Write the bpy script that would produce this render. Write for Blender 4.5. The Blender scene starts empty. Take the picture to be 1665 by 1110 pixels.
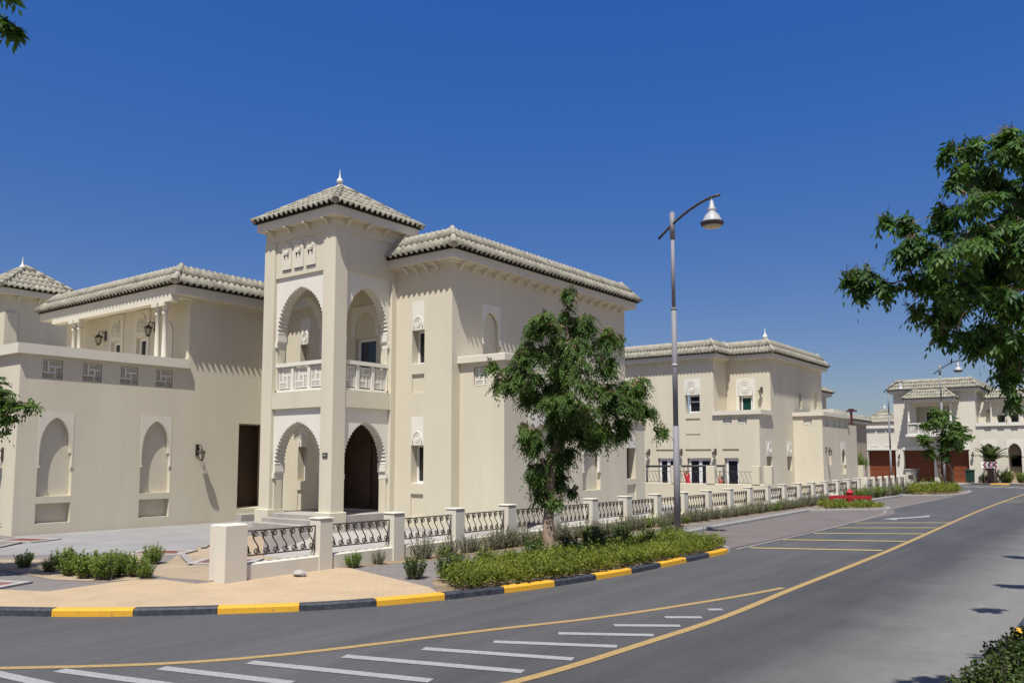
import bpy, math, random
from mathutils import Vector, Matrix, noise
from mathutils.geometry import tessellate_polygon
random.seed(11)
S = bpy.context.scene
COL = S.collection
R = math.radians
PI = math.pi

# ------------------------------------------------------------------ materials
def nt(name):
    m = bpy.data.materials.new(name); m.use_nodes = True
    return m, m.node_tree.nodes, m.node_tree.links, m.node_tree.nodes['Principled BSDF']

def mat(name, col, rough=.85, var=.06, scale=1.2, bump=0.0, bscale=70, spec=.3, metal=0, col2=None, streak=False):
    m, N, L, b = nt(name)
    b.inputs['Roughness'].default_value = rough
    b.inputs['Metallic'].default_value = metal
    b.inputs['Specular IOR Level'].default_value = spec
    geo = N.new('ShaderNodeNewGeometry')
    n1 = N.new('ShaderNodeTexNoise'); n1.inputs['Scale'].default_value = scale; n1.inputs['Detail'].default_value = 7
    n1.inputs['Roughness'].default_value = .62
    src = geo.outputs['Position']
    if streak:
        mp = N.new('ShaderNodeMapping'); mp.inputs['Scale'].default_value = (1, 1, .22)
        L.new(src, mp.inputs['Vector']); src = mp.outputs['Vector']
    L.new(src, n1.inputs['Vector'])
    ramp = N.new('ShaderNodeValToRGB')
    e = ramp.color_ramp.elements
    lo = [max(0, c * (1 - var)) for c in col]; hi = [c * (1 + var) for c in (col2 or col)]
    e[0].position = .32; e[1].position = .68
    e[0].color = (*lo, 1); e[1].color = (*hi, 1)
    L.new(n1.outputs['Fac'], ramp.inputs['Fac'])
    if streak:                                   # faint rain streaks and dust
        m2 = N.new('ShaderNodeMapping'); m2.inputs['Scale'].default_value = (3.1, 3.1, .35); L.new(geo.outputs['Position'], m2.inputs['Vector'])
        n3 = N.new('ShaderNodeTexNoise'); n3.inputs['Scale'].default_value = 1; n3.inputs['Detail'].default_value = 6; n3.inputs['Roughness'].default_value = .7
        L.new(m2.outputs['Vector'], n3.inputs['Vector'])
        r3 = N.new('ShaderNodeValToRGB'); r3.color_ramp.elements[0].position = .26; r3.color_ramp.elements[1].position = .5
        r3.color_ramp.elements[0].color = (.955, .948, .935, 1); r3.color_ramp.elements[1].color = (1, 1, 1, 1)
        L.new(n3.outputs['Fac'], r3.inputs['Fac'])
        mm = N.new('ShaderNodeMix'); mm.data_type = 'RGBA'; mm.blend_type = 'MULTIPLY'; mm.inputs['Factor'].default_value = 1
        L.new(ramp.outputs['Color'], mm.inputs['A']); L.new(r3.outputs['Color'], mm.inputs['B']); L.new(mm.outputs['Result'], b.inputs['Base Color'])
    else:
        L.new(ramp.outputs['Color'], b.inputs['Base Color'])
    if bump:
        n2 = N.new('ShaderNodeTexNoise'); n2.inputs['Scale'].default_value = bscale; n2.inputs['Detail'].default_value = 4
        L.new(geo.outputs['Position'], n2.inputs['Vector'])
        bp = N.new('ShaderNodeBump'); bp.inputs['Strength'].default_value = bump; bp.inputs['Distance'].default_value = .02
        L.new(n2.outputs['Fac'], bp.inputs['Height']); L.new(bp.outputs['Normal'], b.inputs['Normal'])
    return m

def leafmat(name, c1, c2, trans=.35, rough=.45):
    m, N, L, b = nt(name)
    geo = N.new('ShaderNodeNewGeometry')
    ramp = N.new('ShaderNodeValToRGB'); e = ramp.color_ramp.elements
    e[0].color = (*c1, 1); e[1].color = (*c2, 1)
    nz = N.new('ShaderNodeTexNoise'); nz.inputs['Scale'].default_value = 1.9; nz.inputs['Detail'].default_value = 3
    L.new(geo.outputs['Position'], nz.inputs['Vector'])
    mr = N.new('ShaderNodeMapRange'); mr.inputs['From Min'].default_value = .3; mr.inputs['From Max'].default_value = .7; mr.inputs['To Min'].default_value = -.35; mr.inputs['To Max'].default_value = .35
    L.new(nz.outputs['Fac'], mr.inputs['Value'])
    ad = N.new('ShaderNodeMath'); ad.operation = 'ADD'; ad.use_clamp = True
    L.new(geo.outputs['Random Per Island'], ad.inputs[0]); L.new(mr.outputs[0], ad.inputs[1]); L.new(ad.outputs[0], ramp.inputs['Fac'])
    L.new(ramp.outputs['Color'], b.inputs['Base Color'])
    b.inputs['Roughness'].default_value = rough
    b.inputs['Specular IOR Level'].default_value = .2
    t = N.new('ShaderNodeBsdfTranslucent')
    br = N.new('ShaderNodeMix'); br.data_type = 'RGBA'; br.blend_type = 'MULTIPLY'; br.inputs['Factor'].default_value = 1
    br.inputs['B'].default_value = (1.5, 1.6, .6, 1)
    L.new(ramp.outputs['Color'], br.inputs['A']); L.new(br.outputs['Result'], t.inputs['Color'])
    mx = N.new('ShaderNodeMixShader'); mx.inputs['Fac'].default_value = trans
    out = N['Material Output']
    L.new(b.outputs[0], mx.inputs[1]); L.new(t.outputs[0], mx.inputs[2]); L.new(mx.outputs[0], out.inputs['Surface'])
    return m

def pavermat(name, c1, c2, bw, bh, mortar, rot=0, var=.5):
    m, N, L, b = nt(name)
    geo = N.new('ShaderNodeNewGeometry'); mp = N.new('ShaderNodeMapping'); mp.inputs['Rotation'].default_value = (0, 0, rot)
    br = N.new('ShaderNodeTexBrick')
    br.inputs['Scale'].default_value = 1; br.inputs['Brick Width'].default_value = bw; br.inputs['Row Height'].default_value = bh
    br.inputs['Mortar Size'].default_value = .006; br.inputs['Mortar Smooth'].default_value = .3
    br.inputs['Color1'].default_value = (*c1, 1); br.inputs['Color2'].default_value = (*c2, 1); br.inputs['Mortar'].default_value = (*mortar, 1)
    L.new(geo.outputs['Position'], mp.inputs['Vector']); L.new(mp.outputs['Vector'], br.inputs['Vector'])
    n1 = N.new('ShaderNodeTexNoise'); n1.inputs['Scale'].default_value = .9; n1.inputs['Detail'].default_value = 8; n1.inputs['Roughness'].default_value = .7
    L.new(geo.outputs['Position'], n1.inputs['Vector'])
    rp = N.new('ShaderNodeValToRGB'); rp.color_ramp.elements[0].position = .3; rp.color_ramp.elements[1].position = .7
    rp.color_ramp.elements[0].color = (.82, .8, .78, 1); rp.color_ramp.elements[1].color = (1.08, 1.06, 1.03, 1)
    L.new(n1.outputs['Fac'], rp.inputs['Fac'])
    mx = N.new('ShaderNodeMix'); mx.data_type = 'RGBA'; mx.blend_type = 'MULTIPLY'; mx.inputs['Factor'].default_value = 1
    L.new(br.outputs['Color'], mx.inputs['A']); L.new(rp.outputs['Color'], mx.inputs['B'])
    L.new(mx.outputs['Result'], b.inputs['Base Color'])
    b.inputs['Roughness'].default_value = .9; b.inputs['Specular IOR Level'].default_value = .2
    bp = N.new('ShaderNodeBump'); bp.inputs['Strength'].default_value = .25; bp.inputs['Distance'].default_value = .01; bp.invert = True
    L.new(br.outputs['Fac'], bp.inputs['Height']); L.new(bp.outputs['Normal'], b.inputs['Normal'])
    return m

def asphaltmat():
    m, N, L, b = nt('asphalt')
    geo = N.new('ShaderNodeNewGeometry')
    def noi(scale, det=6, rgh=.6, vec=None):
        n = N.new('ShaderNodeTexNoise'); n.inputs['Scale'].default_value = scale; n.inputs['Detail'].default_value = det
        n.inputs['Roughness'].default_value = rgh
        L.new(vec or geo.outputs['Position'], n.inputs['Vector']); return n
    def ramp(src, p0, c0, p1, c1):
        r = N.new('ShaderNodeValToRGB'); e = r.color_ramp.elements
        e[0].position = p0; e[1].position = p1; e[0].color = (*c0, 1); e[1].color = (*c1, 1)
        L.new(src, r.inputs['Fac']); return r.outputs['Color']
    def mul(a, c):
        x = N.new('ShaderNodeMix'); x.data_type = 'RGBA'; x.blend_type = 'MULTIPLY'; x.inputs['Factor'].default_value = 1
        L.new(a, x.inputs['A']); L.new(c, x.inputs['B']); return x.outputs['Result']
    base = ramp(noi(.35, 5).outputs['Fac'], .3, (.062, .062, .063), .72, (.082, .081, .082))
    # worn streaks following the traffic direction (along the street)
    mp = N.new('ShaderNodeMapping'); mp.inputs['Scale'].default_value = (3.2, .22, 1); mp.inputs['Rotation'].default_value = (0, 0, .12)
    L.new(geo.outputs['Position'], mp.inputs['Vector'])
    st = ramp(noi(1.0, 6, .6, mp.outputs['Vector']).outputs['Fac'], .3, (.84, .84, .84), .7, (1.15, 1.14, 1.13))
    gr = ramp(noi(160, 2, .5).outputs['Fac'], .3, (.72, .72, .72), .72, (1.32, 1.32, 1.32))
    pt = ramp(noi(14, 5, .7).outputs['Fac'], .35, (.9, .9, .9), .7, (1.1, 1.1, 1.1))
    # dust blown against the kerb on the near side of the street
    sep = N.new('ShaderNodeSeparateXYZ'); L.new(geo.outputs['Position'], sep.inputs[0])
    ns = noi(.8, 5); ad = N.new('ShaderNodeMath'); ad.operation = 'MULTIPLY_ADD'; ad.inputs[1].default_value = .9
    L.new(ns.outputs['Fac'], ad.inputs[0]); L.new(sep.outputs['X'], ad.inputs[2])
    mr = N.new('ShaderNodeMapRange'); mr.inputs['From Min'].default_value = -2.7; mr.inputs['From Max'].default_value = -1.3
    L.new(ad.outputs[0], mr.inputs['Value'])
    m2 = N.new('ShaderNodeMapRange'); m2.interpolation_type = 'SMOOTHSTEP'; m2.inputs['From Min'].default_value = -5.4; m2.inputs['From Max'].default_value = -3.9; m2.inputs['To Min'].default_value = 1.0; m2.inputs['To Max'].default_value = .76
    L.new(sep.outputs['X'], m2.inputs['Value'])
    lane = N.new('ShaderNodeCombineColor'); [L.new(m2.outputs[0], lane.inputs[i]) for i in range(3)]
    c = mul(mul(mul(mul(base, st), gr), pt), lane.outputs[0])
    mx = N.new('ShaderNodeMix'); mx.data_type = 'RGBA'
    dm = N.new('ShaderNodeMath'); dm.operation = 'MULTIPLY'; dm.inputs[1].default_value = .8
    L.new(mr.outputs[0], dm.inputs[0]); L.new(dm.outputs[0], mx.inputs['Factor'])
    L.new(c, mx.inputs['A'])
    dust = mul(ramp(noi(5, 6).outputs['Fac'], .3, (.165, .16, .145), .7, (.20, .195, .175)), gr)
    L.new(dust, mx.inputs['B']); L.new(mx.outputs['Result'], b.inputs['Base Color'])
    b.inputs['Roughness'].default_value = .8; b.inputs['Specular IOR Level'].default_value = .35
    bp = N.new('ShaderNodeBump'); bp.inputs['Strength'].default_value = .3; bp.inputs['Distance'].default_value = .006
    L.new(noi(220, 2).outputs['Fac'], bp.inputs['Height']); L.new(bp.outputs['Normal'], b.inputs['Normal'])
    return m

def paintmat(name, col, wear=.5):
    m, N, L, b = nt(name)
    geo = N.new('ShaderNodeNewGeometry')
    n = N.new('ShaderNodeTexNoise'); n.inputs['Scale'].default_value = 26; n.inputs['Detail'].default_value = 8; n.inputs['Roughness'].default_value = .75
    L.new(geo.outputs['Position'], n.inputs['Vector'])
    r = N.new('ShaderNodeValToRGB'); e = r.color_ramp.elements
    e[0].position = .33; e[1].position = .33 + .3 * wear + .02
    e[0].color = (*[c * .45 + .035 for c in col], 1); e[1].color = (*col, 1)
    L.new(n.outputs['Fac'], r.inputs['Fac']); L.new(r.outputs['Color'], b.inputs['Base Color'])
    b.inputs['Roughness'].default_value = .75
    return m

M = {}
M['plaster'] = mat('cream_plaster', (.57, .522, .405), .92, .05, .7, .06, 90, .15, streak=True)
M['plaster2'] = mat('warm_plaster', (.57, .525, .412), .92, .05, .7, .06, 90, .15, streak=True)
M['white'] = mat('white_plaster', (.655, .63, .555), .9, .03, 2, .05, 60, .2)
M['fascia'] = mat('fascia_plaster', (.60, .56, .465), .9, .03, 2, 0, 60, .2)
M['tile'] = mat('glazed_tile', (.235, .225, .178), .8, .22, 3.5, .15, 30, .2, col2=(.32, .30, .24))
M['dark'] = mat('dark_fill', (.018, .018, .017), .95, .1)
M['iron'] = mat('wrought_iron', (.045, .032, .026), .6, .2, 20, 0, 50, .4)
M['ironlight'] = mat('light_iron', (.30, .28, .25), .6, .1, 20)
M['frame'] = mat('white_frame', (.72, .71, .68), .5, .02, 3)
M['glass'] = mat('dark_glass', (.012, .014, .018), .06, .1, 1, spec=.6)
M['greenglass'] = mat('green_glass', (.008, .045, .032), .08, .1, 1, spec=.5)
M['wood'] = mat('brown_wood', (.05, .028, .018), .5, .2, 4)
M['garage'] = mat('garage_wood', (.165, .046, .017), .55, .12, 3)
M['asphalt'] = asphaltmat()
M['yline'] = paintmat('yellow_road_paint', (.40, .265, .085), 1.0)
M['yline2'] = paintmat('pale_yellow_paint', (.58, .48, .17), .7)
M['wline'] = paintmat('white_road_paint', (.33, .33, .325), 1.0)
M['kyel'] = paintmat('kerb_yellow_paint', (.62, .325, .018), .35)
M['kblk'] = mat('kerb_black_paint', (.030, .034, .046), .6, .35, 14, .08, 60, col2=(.045, .048, .056))
M['concrete'] = mat('concrete', (.25, .24, .225), .9, .13, 5, .1, 80)
M['ltconc'] = mat('light_concrete', (.32, .30, .275), .9, .13, 2.5, .1, 80)
M['edge'] = mat('edge_strip', (.19, .18, .172), .9, .12, 5)
M['sand'] = mat('sand', (.31, .245, .17), .97, .14, 1.1, .3, 40, .1)
M['beige'] = pavermat('beige_pavers', (.42, .325, .215), (.413, .318, .209), .2, .1, (.39, .30, .197), R(45))
M['grey'] = pavermat('grey_pavers', (.195, .18, .172), (.18, .166, .16), .2, .1, (.14, .13, .12), 0)
M['bay'] = pavermat('bay_pavers', (.155, .138, .132), (.143, .128, .122), .2, .1, (.11, .10, .095), R(45))
M['drive'] = pavermat('drive_pavers', (.25, .25, .255), (.24, .24, .245), .4, .4, (.25, .24, .23), 0)
M['soil'] = mat('soil', (.22, .165, .11), .97, .25, 3, .5, 30, .1)
M['bark'] = mat('bark', (.26, .185, .135), .95, .3, 6, .6, 25, .1)
M['barkdk'] = mat('dark_bark', (.13, .10, .08), .95, .3, 6, .6, 25, .1)
M['leaf'] = leafmat('neem_leaf', (.032, .070, .017), (.105, .175, .034), .40, .55)
M['leaf2'] = leafmat('near_leaf', (.026, .065, .022), (.085, .165, .036), .38, .5)
M['shrub'] = leafmat('shrub_leaf', (.085, .14, .022), (.22, .30, .06), .4, .5)
M['cover'] = leafmat('cover_leaf', (.055, .085, .015), (.245, .265, .048), .38, .6)
M['shrub2'] = leafmat('deep_shrub_leaf', (.035, .07, .016), (.10, .155, .035), .3, .55)  # darker green, partly for the shade at the back of the bed
M['sage'] = leafmat('sage_leaf', (.13, .145, .095), (.31, .32, .22), .3, .7)
M['purple'] = leafmat('purple_flower', (.12, .09, .20), (.25, .20, .34), .3, .7)
M['dkshrub'] = leafmat('shaded_shrub_leaf', (.025, .05, .014), (.085, .12, .028), .3, .5)  # leaf colour darkened for the tree shade on the near shrubs
M['palm'] = leafmat('palm_leaf', (.03, .05, .015), (.08, .11, .03), .2, .5)
M['steel'] = mat('painted_steel', (.20, .195, .21), .6, .05, 5, 0, 50, .3, 0)
M['steellt'] = mat('lamp_grey', (.34, .345, .355), .4, .04, 5, 0, 50, .5)
M['steeldk'] = mat('dark_steel', (.05, .048, .05), .5, .1, 5)
M['lens'] = mat('lamp_lens', (.42, .38, .28), .3, .03, 5)
M['red'] = mat('red_paint', (.33, .018, .02), .5, .12, 6)
M['maroon'] = mat('maroon_paint', (.085, .024, .024), .6, .1, 6)
M['signred'] = mat('sign_red', (.42, .012, .03), .45, .04, 6)
M['signwhite'] = mat('sign_white', (.78, .78, .77), .45, .03, 6)
M['bin'] = mat('green_plastic', (.012, .035, .028), .5, .1, 4)
M['cabinet'] = mat('cabinet_cream', (.44, .41, .35), .8, .08, 4)
M['skin'] = mat('skin', (.30, .15, .10), .6, .05, 9)
M['hair'] = mat('hair', (.012, .009, .008), .6, .1, 9)
M['clothred'] = mat('red_cloth', (.50, .012, .03), .8, .06, 9)
M['clothdk'] = mat('dark_cloth', (.02, .02, .022), .85, .1, 9)
M['clothorange'] = mat('orange_cloth', (.36, .09, .045), .85, .1, 9)
M['cover_red'] = mat('manhole_red', (.20, .085, .075), .85, .15, 9)
M['shadewall'] = mat('shaded_plaster', (.36, .29, .22), .92, .05, 1)  # plaster with shade put into its brown colour

# ------------------------------------------------------------------ mesh builder
class MB:
    def __init__(s): s.v = []; s.f = []; s.m = []; s.sm = []
    def face(s, idx, m=0, sm=False): s.f.append(tuple(idx)); s.m.append(m); s.sm.append(sm)
    def poly(s, pts, m=0):
        n = len(s.v); s.v += [tuple(p) for p in pts]; s.face(range(n, n + len(pts)), m)
    def box(s, x0, x1, y0, y1, z0, z1, m=0):
        n = len(s.v)
        s.v += [(x0, y0, z0), (x1, y0, z0), (x1, y1, z0), (x0, y1, z0), (x0, y0, z1), (x1, y0, z1), (x1, y1, z1), (x0, y1, z1)]
        for q in ((0, 3, 2, 1), (4, 5, 6, 7), (0, 1, 5, 4), (1, 2, 6, 5), (2, 3, 7, 6), (3, 0, 4, 7)): s.face([n + i for i in q], m)
    def bbox(s, x0, x1, y0, y1, z0, z1, c=.012, m=0):   # box with chamfered top edges
        n = len(s.v)
        s.v += [(x0, y0, z0), (x1, y0, z0), (x1, y1, z0), (x0, y1, z0), (x0, y0, z1 - c), (x1, y0, z1 - c), (x1, y1, z1 - c), (x0, y1, z1 - c),
                (x0 + c, y0 + c, z1), (x1 - c, y0 + c, z1), (x1 - c, y1 - c, z1), (x0 + c, y1 - c, z1)]
        for q in ((0, 3, 2, 1), (0, 1, 5, 4), (1, 2, 6, 5), (2, 3, 7, 6), (3, 0, 4, 7), (4, 5, 9, 8), (5, 6, 10, 9), (6, 7, 11, 10), (7, 4, 8, 11), (8, 9, 10, 11)):
            s.face([n + i for i in q], m)
    def tess(s, loops, fn, m=0):
        vs = [[Vector((a, b, 0)) for a, b in l] for l in loops]
        n = len(s.v)
        for l in loops: s.v += [tuple(fn(a, b)) for a, b in l]
        for t in tessellate_polygon(vs): s.face([n + i for i in t], m)
    def rim(s, loop, f0, f1, m=0):
        n = len(s.v); k = len(loop)
        s.v += [tuple(f0(a, b)) for a, b in loop] + [tuple(f1(a, b)) for a, b in loop]
        for i in range(k):
            j = (i + 1) % k; s.face((n + i, n + j, n + k + j, n + k + i), m)
    def prism(s, loop, z0, z1, m=0, bottom=True):
        s.tess([loop], lambda a, b: (a, b, z1), m)
        if bottom: s.tess([loop], lambda a, b: (a, b, z0), m)
        s.rim(loop, lambda a, b: (a, b, z0), lambda a, b: (a, b, z1), m)
    def extr(s, F, loop, d0, d1, m=0):
        s.tess([loop], lambda a, b: F.p(a, b, d0), m); s.tess([loop], lambda a, b: F.p(a, b, d1), m)
        s.rim(loop, lambda a, b: F.p(a, b, d0), lambda a, b: F.p(a, b, d1), m)
    def wall(s, F, outer, holes, m=0):
        """front sheet with openings; each hole = (loop, depth, closed)"""
        s.tess([outer] + [h[0] for h in holes], lambda a, b: F.p(a, b, 0), m)
        for l, d, closed in holes:
            s.rim(l, lambda a, b: F.p(a, b, 0), lambda a, b: F.p(a, b, d), m)
            if closed: s.tess([l], lambda a, b: F.p(a, b, d), m)
    def fbox(s, F, a0, a1, b0, b1, d0, d1, m=0):
        p, q = F.p(a0, b0, d0), F.p(a1, b1, d1)
        s.box(min(p[0], q[0]), max(p[0], q[0]), min(p[1], q[1]), max(p[1], q[1]), b0, b1, m)
    def ring(s, pts, o1, o2, z0, z1, m=0):
        A, B = offset(pts, o1), offset(pts, o2); k = len(pts)
        for i in range(k):
            j = (i + 1) % k; n = len(s.v)
            for z in (z0, z1): s.v += [(*A[i], z), (*A[j], z), (*B[j], z), (*B[i], z)]
            for q in ((0, 1, 2, 3), (4, 5, 6, 7), (0, 1, 5, 4), (2, 3, 7, 6)): s.face([n + t for t in q], m)
    def tube(s, pts, rad, sides=6, m=0, sm=True, cap=True):
        pts = [Vector(p) for p in pts]; k = len(pts)
        rad = rad if isinstance(rad, (list, tuple)) else [rad] * k
        n = len(s.v); ref = None
        for i, p in enumerate(pts):
            t = (pts[min(i + 1, k - 1)] - pts[max(i - 1, 0)])
            if t.length < 1e-9: t = Vector((0, 0, 1))
            t.normalize()
            if ref is None: ref = t.orthogonal().normalized()
            ref = (ref - t * ref.dot(t))
            if ref.length < 1e-6: ref = t.orthogonal()
            ref.normalize(); w = t.cross(ref)
            for j in range(sides):
                a = 2 * PI * j / sides
                s.v.append(tuple(p + (ref * math.cos(a) + w * math.sin(a)) * rad[i]))
        for i in range(k - 1):
            for j in range(sides):
                j2 = (j + 1) % sides
                s.face((n + i * sides + j, n + i * sides + j2, n + (i + 1) * sides + j2, n + (i + 1) * sides + j), m, sm)
        if cap:
            s.face([n + j for j in range(sides)][::-1], m); s.face([n + (k - 1) * sides + j for j in range(sides)], m)
    def lathe(s, prof, c=(0, 0, 0), sides=16, m=0, sm=True):
        n = len(s.v); k = len(prof)
        for r, z in prof:
            for j in range(sides):
                a = 2 * PI * j / sides; s.v.append((c[0] + r * math.cos(a), c[1] + r * math.sin(a), c[2] + z))
        for i in range(k - 1):
            for j in range(sides):
                j2 = (j + 1) % sides
                s.face((n + i * sides + j, n + i * sides + j2, n + (i + 1) * sides + j2, n + (i + 1) * sides + j), m, sm)
        s.face([n + j for j in range(sides)][::-1], m); s.face([n + (k - 1) * sides + j for j in range(sides)], m)
    def leaf(s, p, d, nrm, ln, w, m=0):
        side = d.cross(nrm)
        if side.length < 1e-6: side = d.orthogonal()
        side.normalize(); q = p + d * ln * .45
        n = len(s.v)
        drop = nrm * (-.10 * ln)
        s.v += [tuple(p), tuple(q + side * w * .5 + drop * .3), tuple(p + d * ln + drop), tuple(q - side * w * .5 + drop * .3)]
        s.face((n, n + 1, n + 2, n + 3), m)
    def build(s, name, mats, parent=None, loc=None):
        me = bpy.data.meshes.new(name)
        me.from_pydata(s.v, [], s.f)
        for k in (mats if isinstance(mats, (list, tuple)) else [mats]): me.materials.append(M[k])
        me.polygons.foreach_set('material_index', s.m)
        me.polygons.foreach_set('use_smooth', s.sm)
        me.update()
        o = bpy.data.objects.new(name, me); COL.objects.link(o)
        if loc: o.location = loc
        if parent:
            o.parent = parent
            if not loc: o.matrix_parent_inverse = Matrix.Translation(parent_origin(parent)).inverted()
        return o

ORIG = {}
def parent_origin(p):
    v = Vector((0, 0, 0))
    if p.name in ORIG: v = Vector(ORIG[p.name])
    return v

class Fac:
    def __init__(s, k, c): s.k = k; s.c = c
    def p(s, a, b, d=0): return (a, s.c + d, b) if s.k == 'Y' else (s.c - d, a, b)

def offset(pts, d):
    """inset (d>0) of a counter-clockwise polygon, mitred"""
    k = len(pts); out = []
    for i in range(k):
        p0, p1, p2 = Vector(pts[i - 1]), Vector(pts[i]), Vector(pts[(i + 1) % k])
        e0, e1 = (p1 - p0).normalized(), (p2 - p1).normalized()
        n0, n1 = Vector((-e0.y, e0.x)), Vector((-e1.y, e1.x))
        b = n0 + n1; b = b / max(1e-6, b.dot(n0)) if b.length > 1e-6 else n0
        out.append(tuple(p1 + b * d))
    return out

def rect(a0, a1, b0, b1): return [(a0, b0), (a1, b0), (a1, b1), (a0, b1)]

def arc(c, w, zs, za, n=14, scal=0):
    """pointed arch with full shoulders, from the left springing over the apex to the right springing"""
    r = w / 2; h = za - zs
    k = n if not scal else n * 4
    half = []
    for i in range(k + 1):
        t = i / k; th = t * PI / 2
        x = -r * math.cos(th); z = h * (.93 * math.sin(th) + .07 * t ** 3)
        half.append((x, z))
    if scal:
        q = []
        for i, (x, z) in enumerate(half):
            L = math.hypot(x, z + h * .25); o = scal * abs(math.sin(PI * n * i / k)) - scal * .3
            q.append((x * (1 + o / L), z + (z + h * .25) * o / L if z > 0 else z))
        q[-1] = (0, h); half = q
    pts = [(c + x, zs + z) for x, z in half]
    return pts + [(2 * c - x, z) for x, z in reversed(pts[:-1])]

def archpoly(c, w, z0, zs, za, n=10):
    return [(c + w / 2, z0)] + [(c - w / 2, z0)][0:1] + arc(c, w, zs, za, n)

# ------------------------------------------------------------------ objects
def tag(o, label=None, cat=None, group=None, kind=None):
    if label: o['label'] = label
    if cat: o['category'] = cat
    if group: o['group'] = group
    if kind: o['kind'] = kind
    return o

def thing(name, label, cat, loc=(0, 0, 0), group=None):
    o = bpy.data.objects.new(name, None); COL.objects.link(o); o.location = loc
    o.empty_display_size = .2
    ORIG[o.name] = tuple(loc)
    return tag(o, label, cat, group)

def kids(o): return [c for c in bpy.data.objects if c.parent == o]

def dup(root, loc, rz=0, sc=1, label=None, group=None):
    tree = []
    def cp(o, par):
        c = o.copy(); COL.objects.link(c)
        if par: c.parent = par
        for ch in list(o.children): cp(ch, c)
        return c
    r = cp(root, None)
    r.location = loc; r.rotation_euler = (0, 0, rz); r.scale = (sc, sc, sc)
    if label: r['label'] = label
    if group: r['group'] = group
    return r

def clone(o, parent, loc, rz=0):
    """a further copy of a part (and its sub-parts) under a thing"""
    c = o.copy(); COL.objects.link(c); c.parent = parent
    c.matrix_parent_inverse = Matrix.Translation(parent_origin(parent)).inverted()
    c.location = loc; c.rotation_euler = (0, 0, rz)
    for ch in list(o.children):
        d = ch.copy(); COL.objects.link(d); d.parent = c
    return c

# ------------------------------------------------------------------ roof pieces
def tiles(mb, P0, P1, zE, d, rise, c0, c1, pitch=.2, courses=2, res=6):
    P0, P1 = Vector(P0), Vector(P1); e = P1 - P0; Ln = e.length; e.normalize(); inn = Vector((-e.y, e.x))
    n = max(1, round(Ln / pitch)); pt = Ln / n; cols = n * res
    sl = Vector((d, rise)).length
    nz, ni = d / sl, -rise / sl            # outward normal of the slope (up, inward)
    def put(a, t, lift):
        a = min(max(a, c0 * t * d), Ln - c1 * t * d)
        q = P0 + e * a + inn * (t * d + ni * lift)
        mb.v.append((q.x, q.y, zE + t * rise + nz * lift))
    for k in range(courses):
        t0, t1 = k / courses, (k + 1) / courses
        base = len(mb.v)
        jit = random.uniform(-.004, .004)
        ca, cb = (-int(d / pt + 1) * res if c0 < 0 else 0), (cols + int(d / pt + 1) * res if c1 < 0 else cols)
        for c in range(ca, cb + 1):
            a = c * pt / res
            ph = 2 * PI * a / pt
            h = .088 * max(0, math.cos(ph) * .8 + .2) ** .55
            put(a, t0, h + .001 + jit); put(a, t0, h + .030 + jit); put(a, t1 + .02, h + .004)
        for c in range(cb - ca):
            b = base + c * 3
            mb.face((b, b + 3, b + 4, b + 1), 0); mb.face((b + 1, b + 4, b + 5, b + 2), 0, True)

def roof(parent, pts, zE, d, rise, hips=True, skip=(), pitch=.2, courses=2, slab=.24, wallin=.40, coping=True, res=8, steps=True):
    """tiled skirt roof round a counter-clockwise eave polygon"""
    mb = MB(); k = len(pts); inn = offset(pts, d)
    for i in range(k):
        j = (i + 1) % k
        if i in skip: continue
        def cv(q):
            p0, p1, p2 = Vector(pts[q - 1]), Vector(pts[q]), Vector(pts[(q + 1) % k])
            a, b = p1 - p0, p2 - p1
            return 1 if a.x * b.y - a.y * b.x > 0 else -1
        tiles(mb, pts[i], pts[j], zE, d, rise, cv(i), cv(j), pitch, courses, res)
    mb.ring(pts, .05, .12, zE - .02, zE + .082, 1)  # recessed end fill, near black to give the tile hollows their shade
    if hips:
        for i in range(k):
            a = Vector((*pts[i], zE + .05)); b = Vector((*inn[i], zE + rise + .05))
            ns = max(2, int((b - a).length / .38))
            for q in range(ns):
                s0, s1 = a.lerp(b, q / ns), a.lerp(b, (q + 1.12) / ns)
                mb.tube([s0, s1], [.10, .075], 8, 0)
    if coping:
        mb.tess([offset(pts, d - .02)], lambda x, y: (x, y, zE + rise - .03), 0)
        mb.ring(pts, d - .07, d + .2, zE + rise - .06, zE + rise + .04, 2)
    r = mb.build('roof', ['tile', 'dark', 'fascia'], parent)
    f = MB()
    f.tess([offset(pts, .105)], lambda x, y: (x, y, zE - slab), 0)
    f.tess([offset(pts, .105)], lambda x, y: (x, y, zE - .012), 0)
    q = offset(pts, .105); f.rim(q, lambda x, y: (x, y, zE - slab), lambda x, y: (x, y, zE - .012), 0)
    if steps: f.ring(pts, wallin - .09, wallin + .02, zE - slab - .05, zE - slab + .004, 0)
    f.build('eave_fascia', 'fascia', parent)
    return r

def finial_mb(mb, x, y, z, s=1.0, m=0):
    pr = [(.10, 0), (.11, .10), (.06, .14), (.06, .18), (.13, .22), (.15, .30), (.12, .38), (.06, .43), (.045, .50), (.03, .62), (.012, .78), (.002, .86)]
    mb.lathe([(r * s, h * s) for r, h in pr], (x, y, z), 14, m)

def bracket_mesh():
    mb = MB(); F = Fac('Y', 0)
    # local: x = thickness, sticks out towards -Y, top at z = 0
    pr = [(0, 0), (-.24, 0), (-.24, -.03), (-.16, -.045), (-.12, -.08), (-.10, -.12), (-.04, -.135), (-.02, -.175), (0, -.18)]
    mb.tess([pr], lambda a, b: (-.03, a, b)); mb.tess([pr], lambda a, b: (.03, a, b))
    mb.rim(pr, lambda a, b: (-.03, a, b), lambda a, b: (.03, a, b))
    return mb

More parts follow.
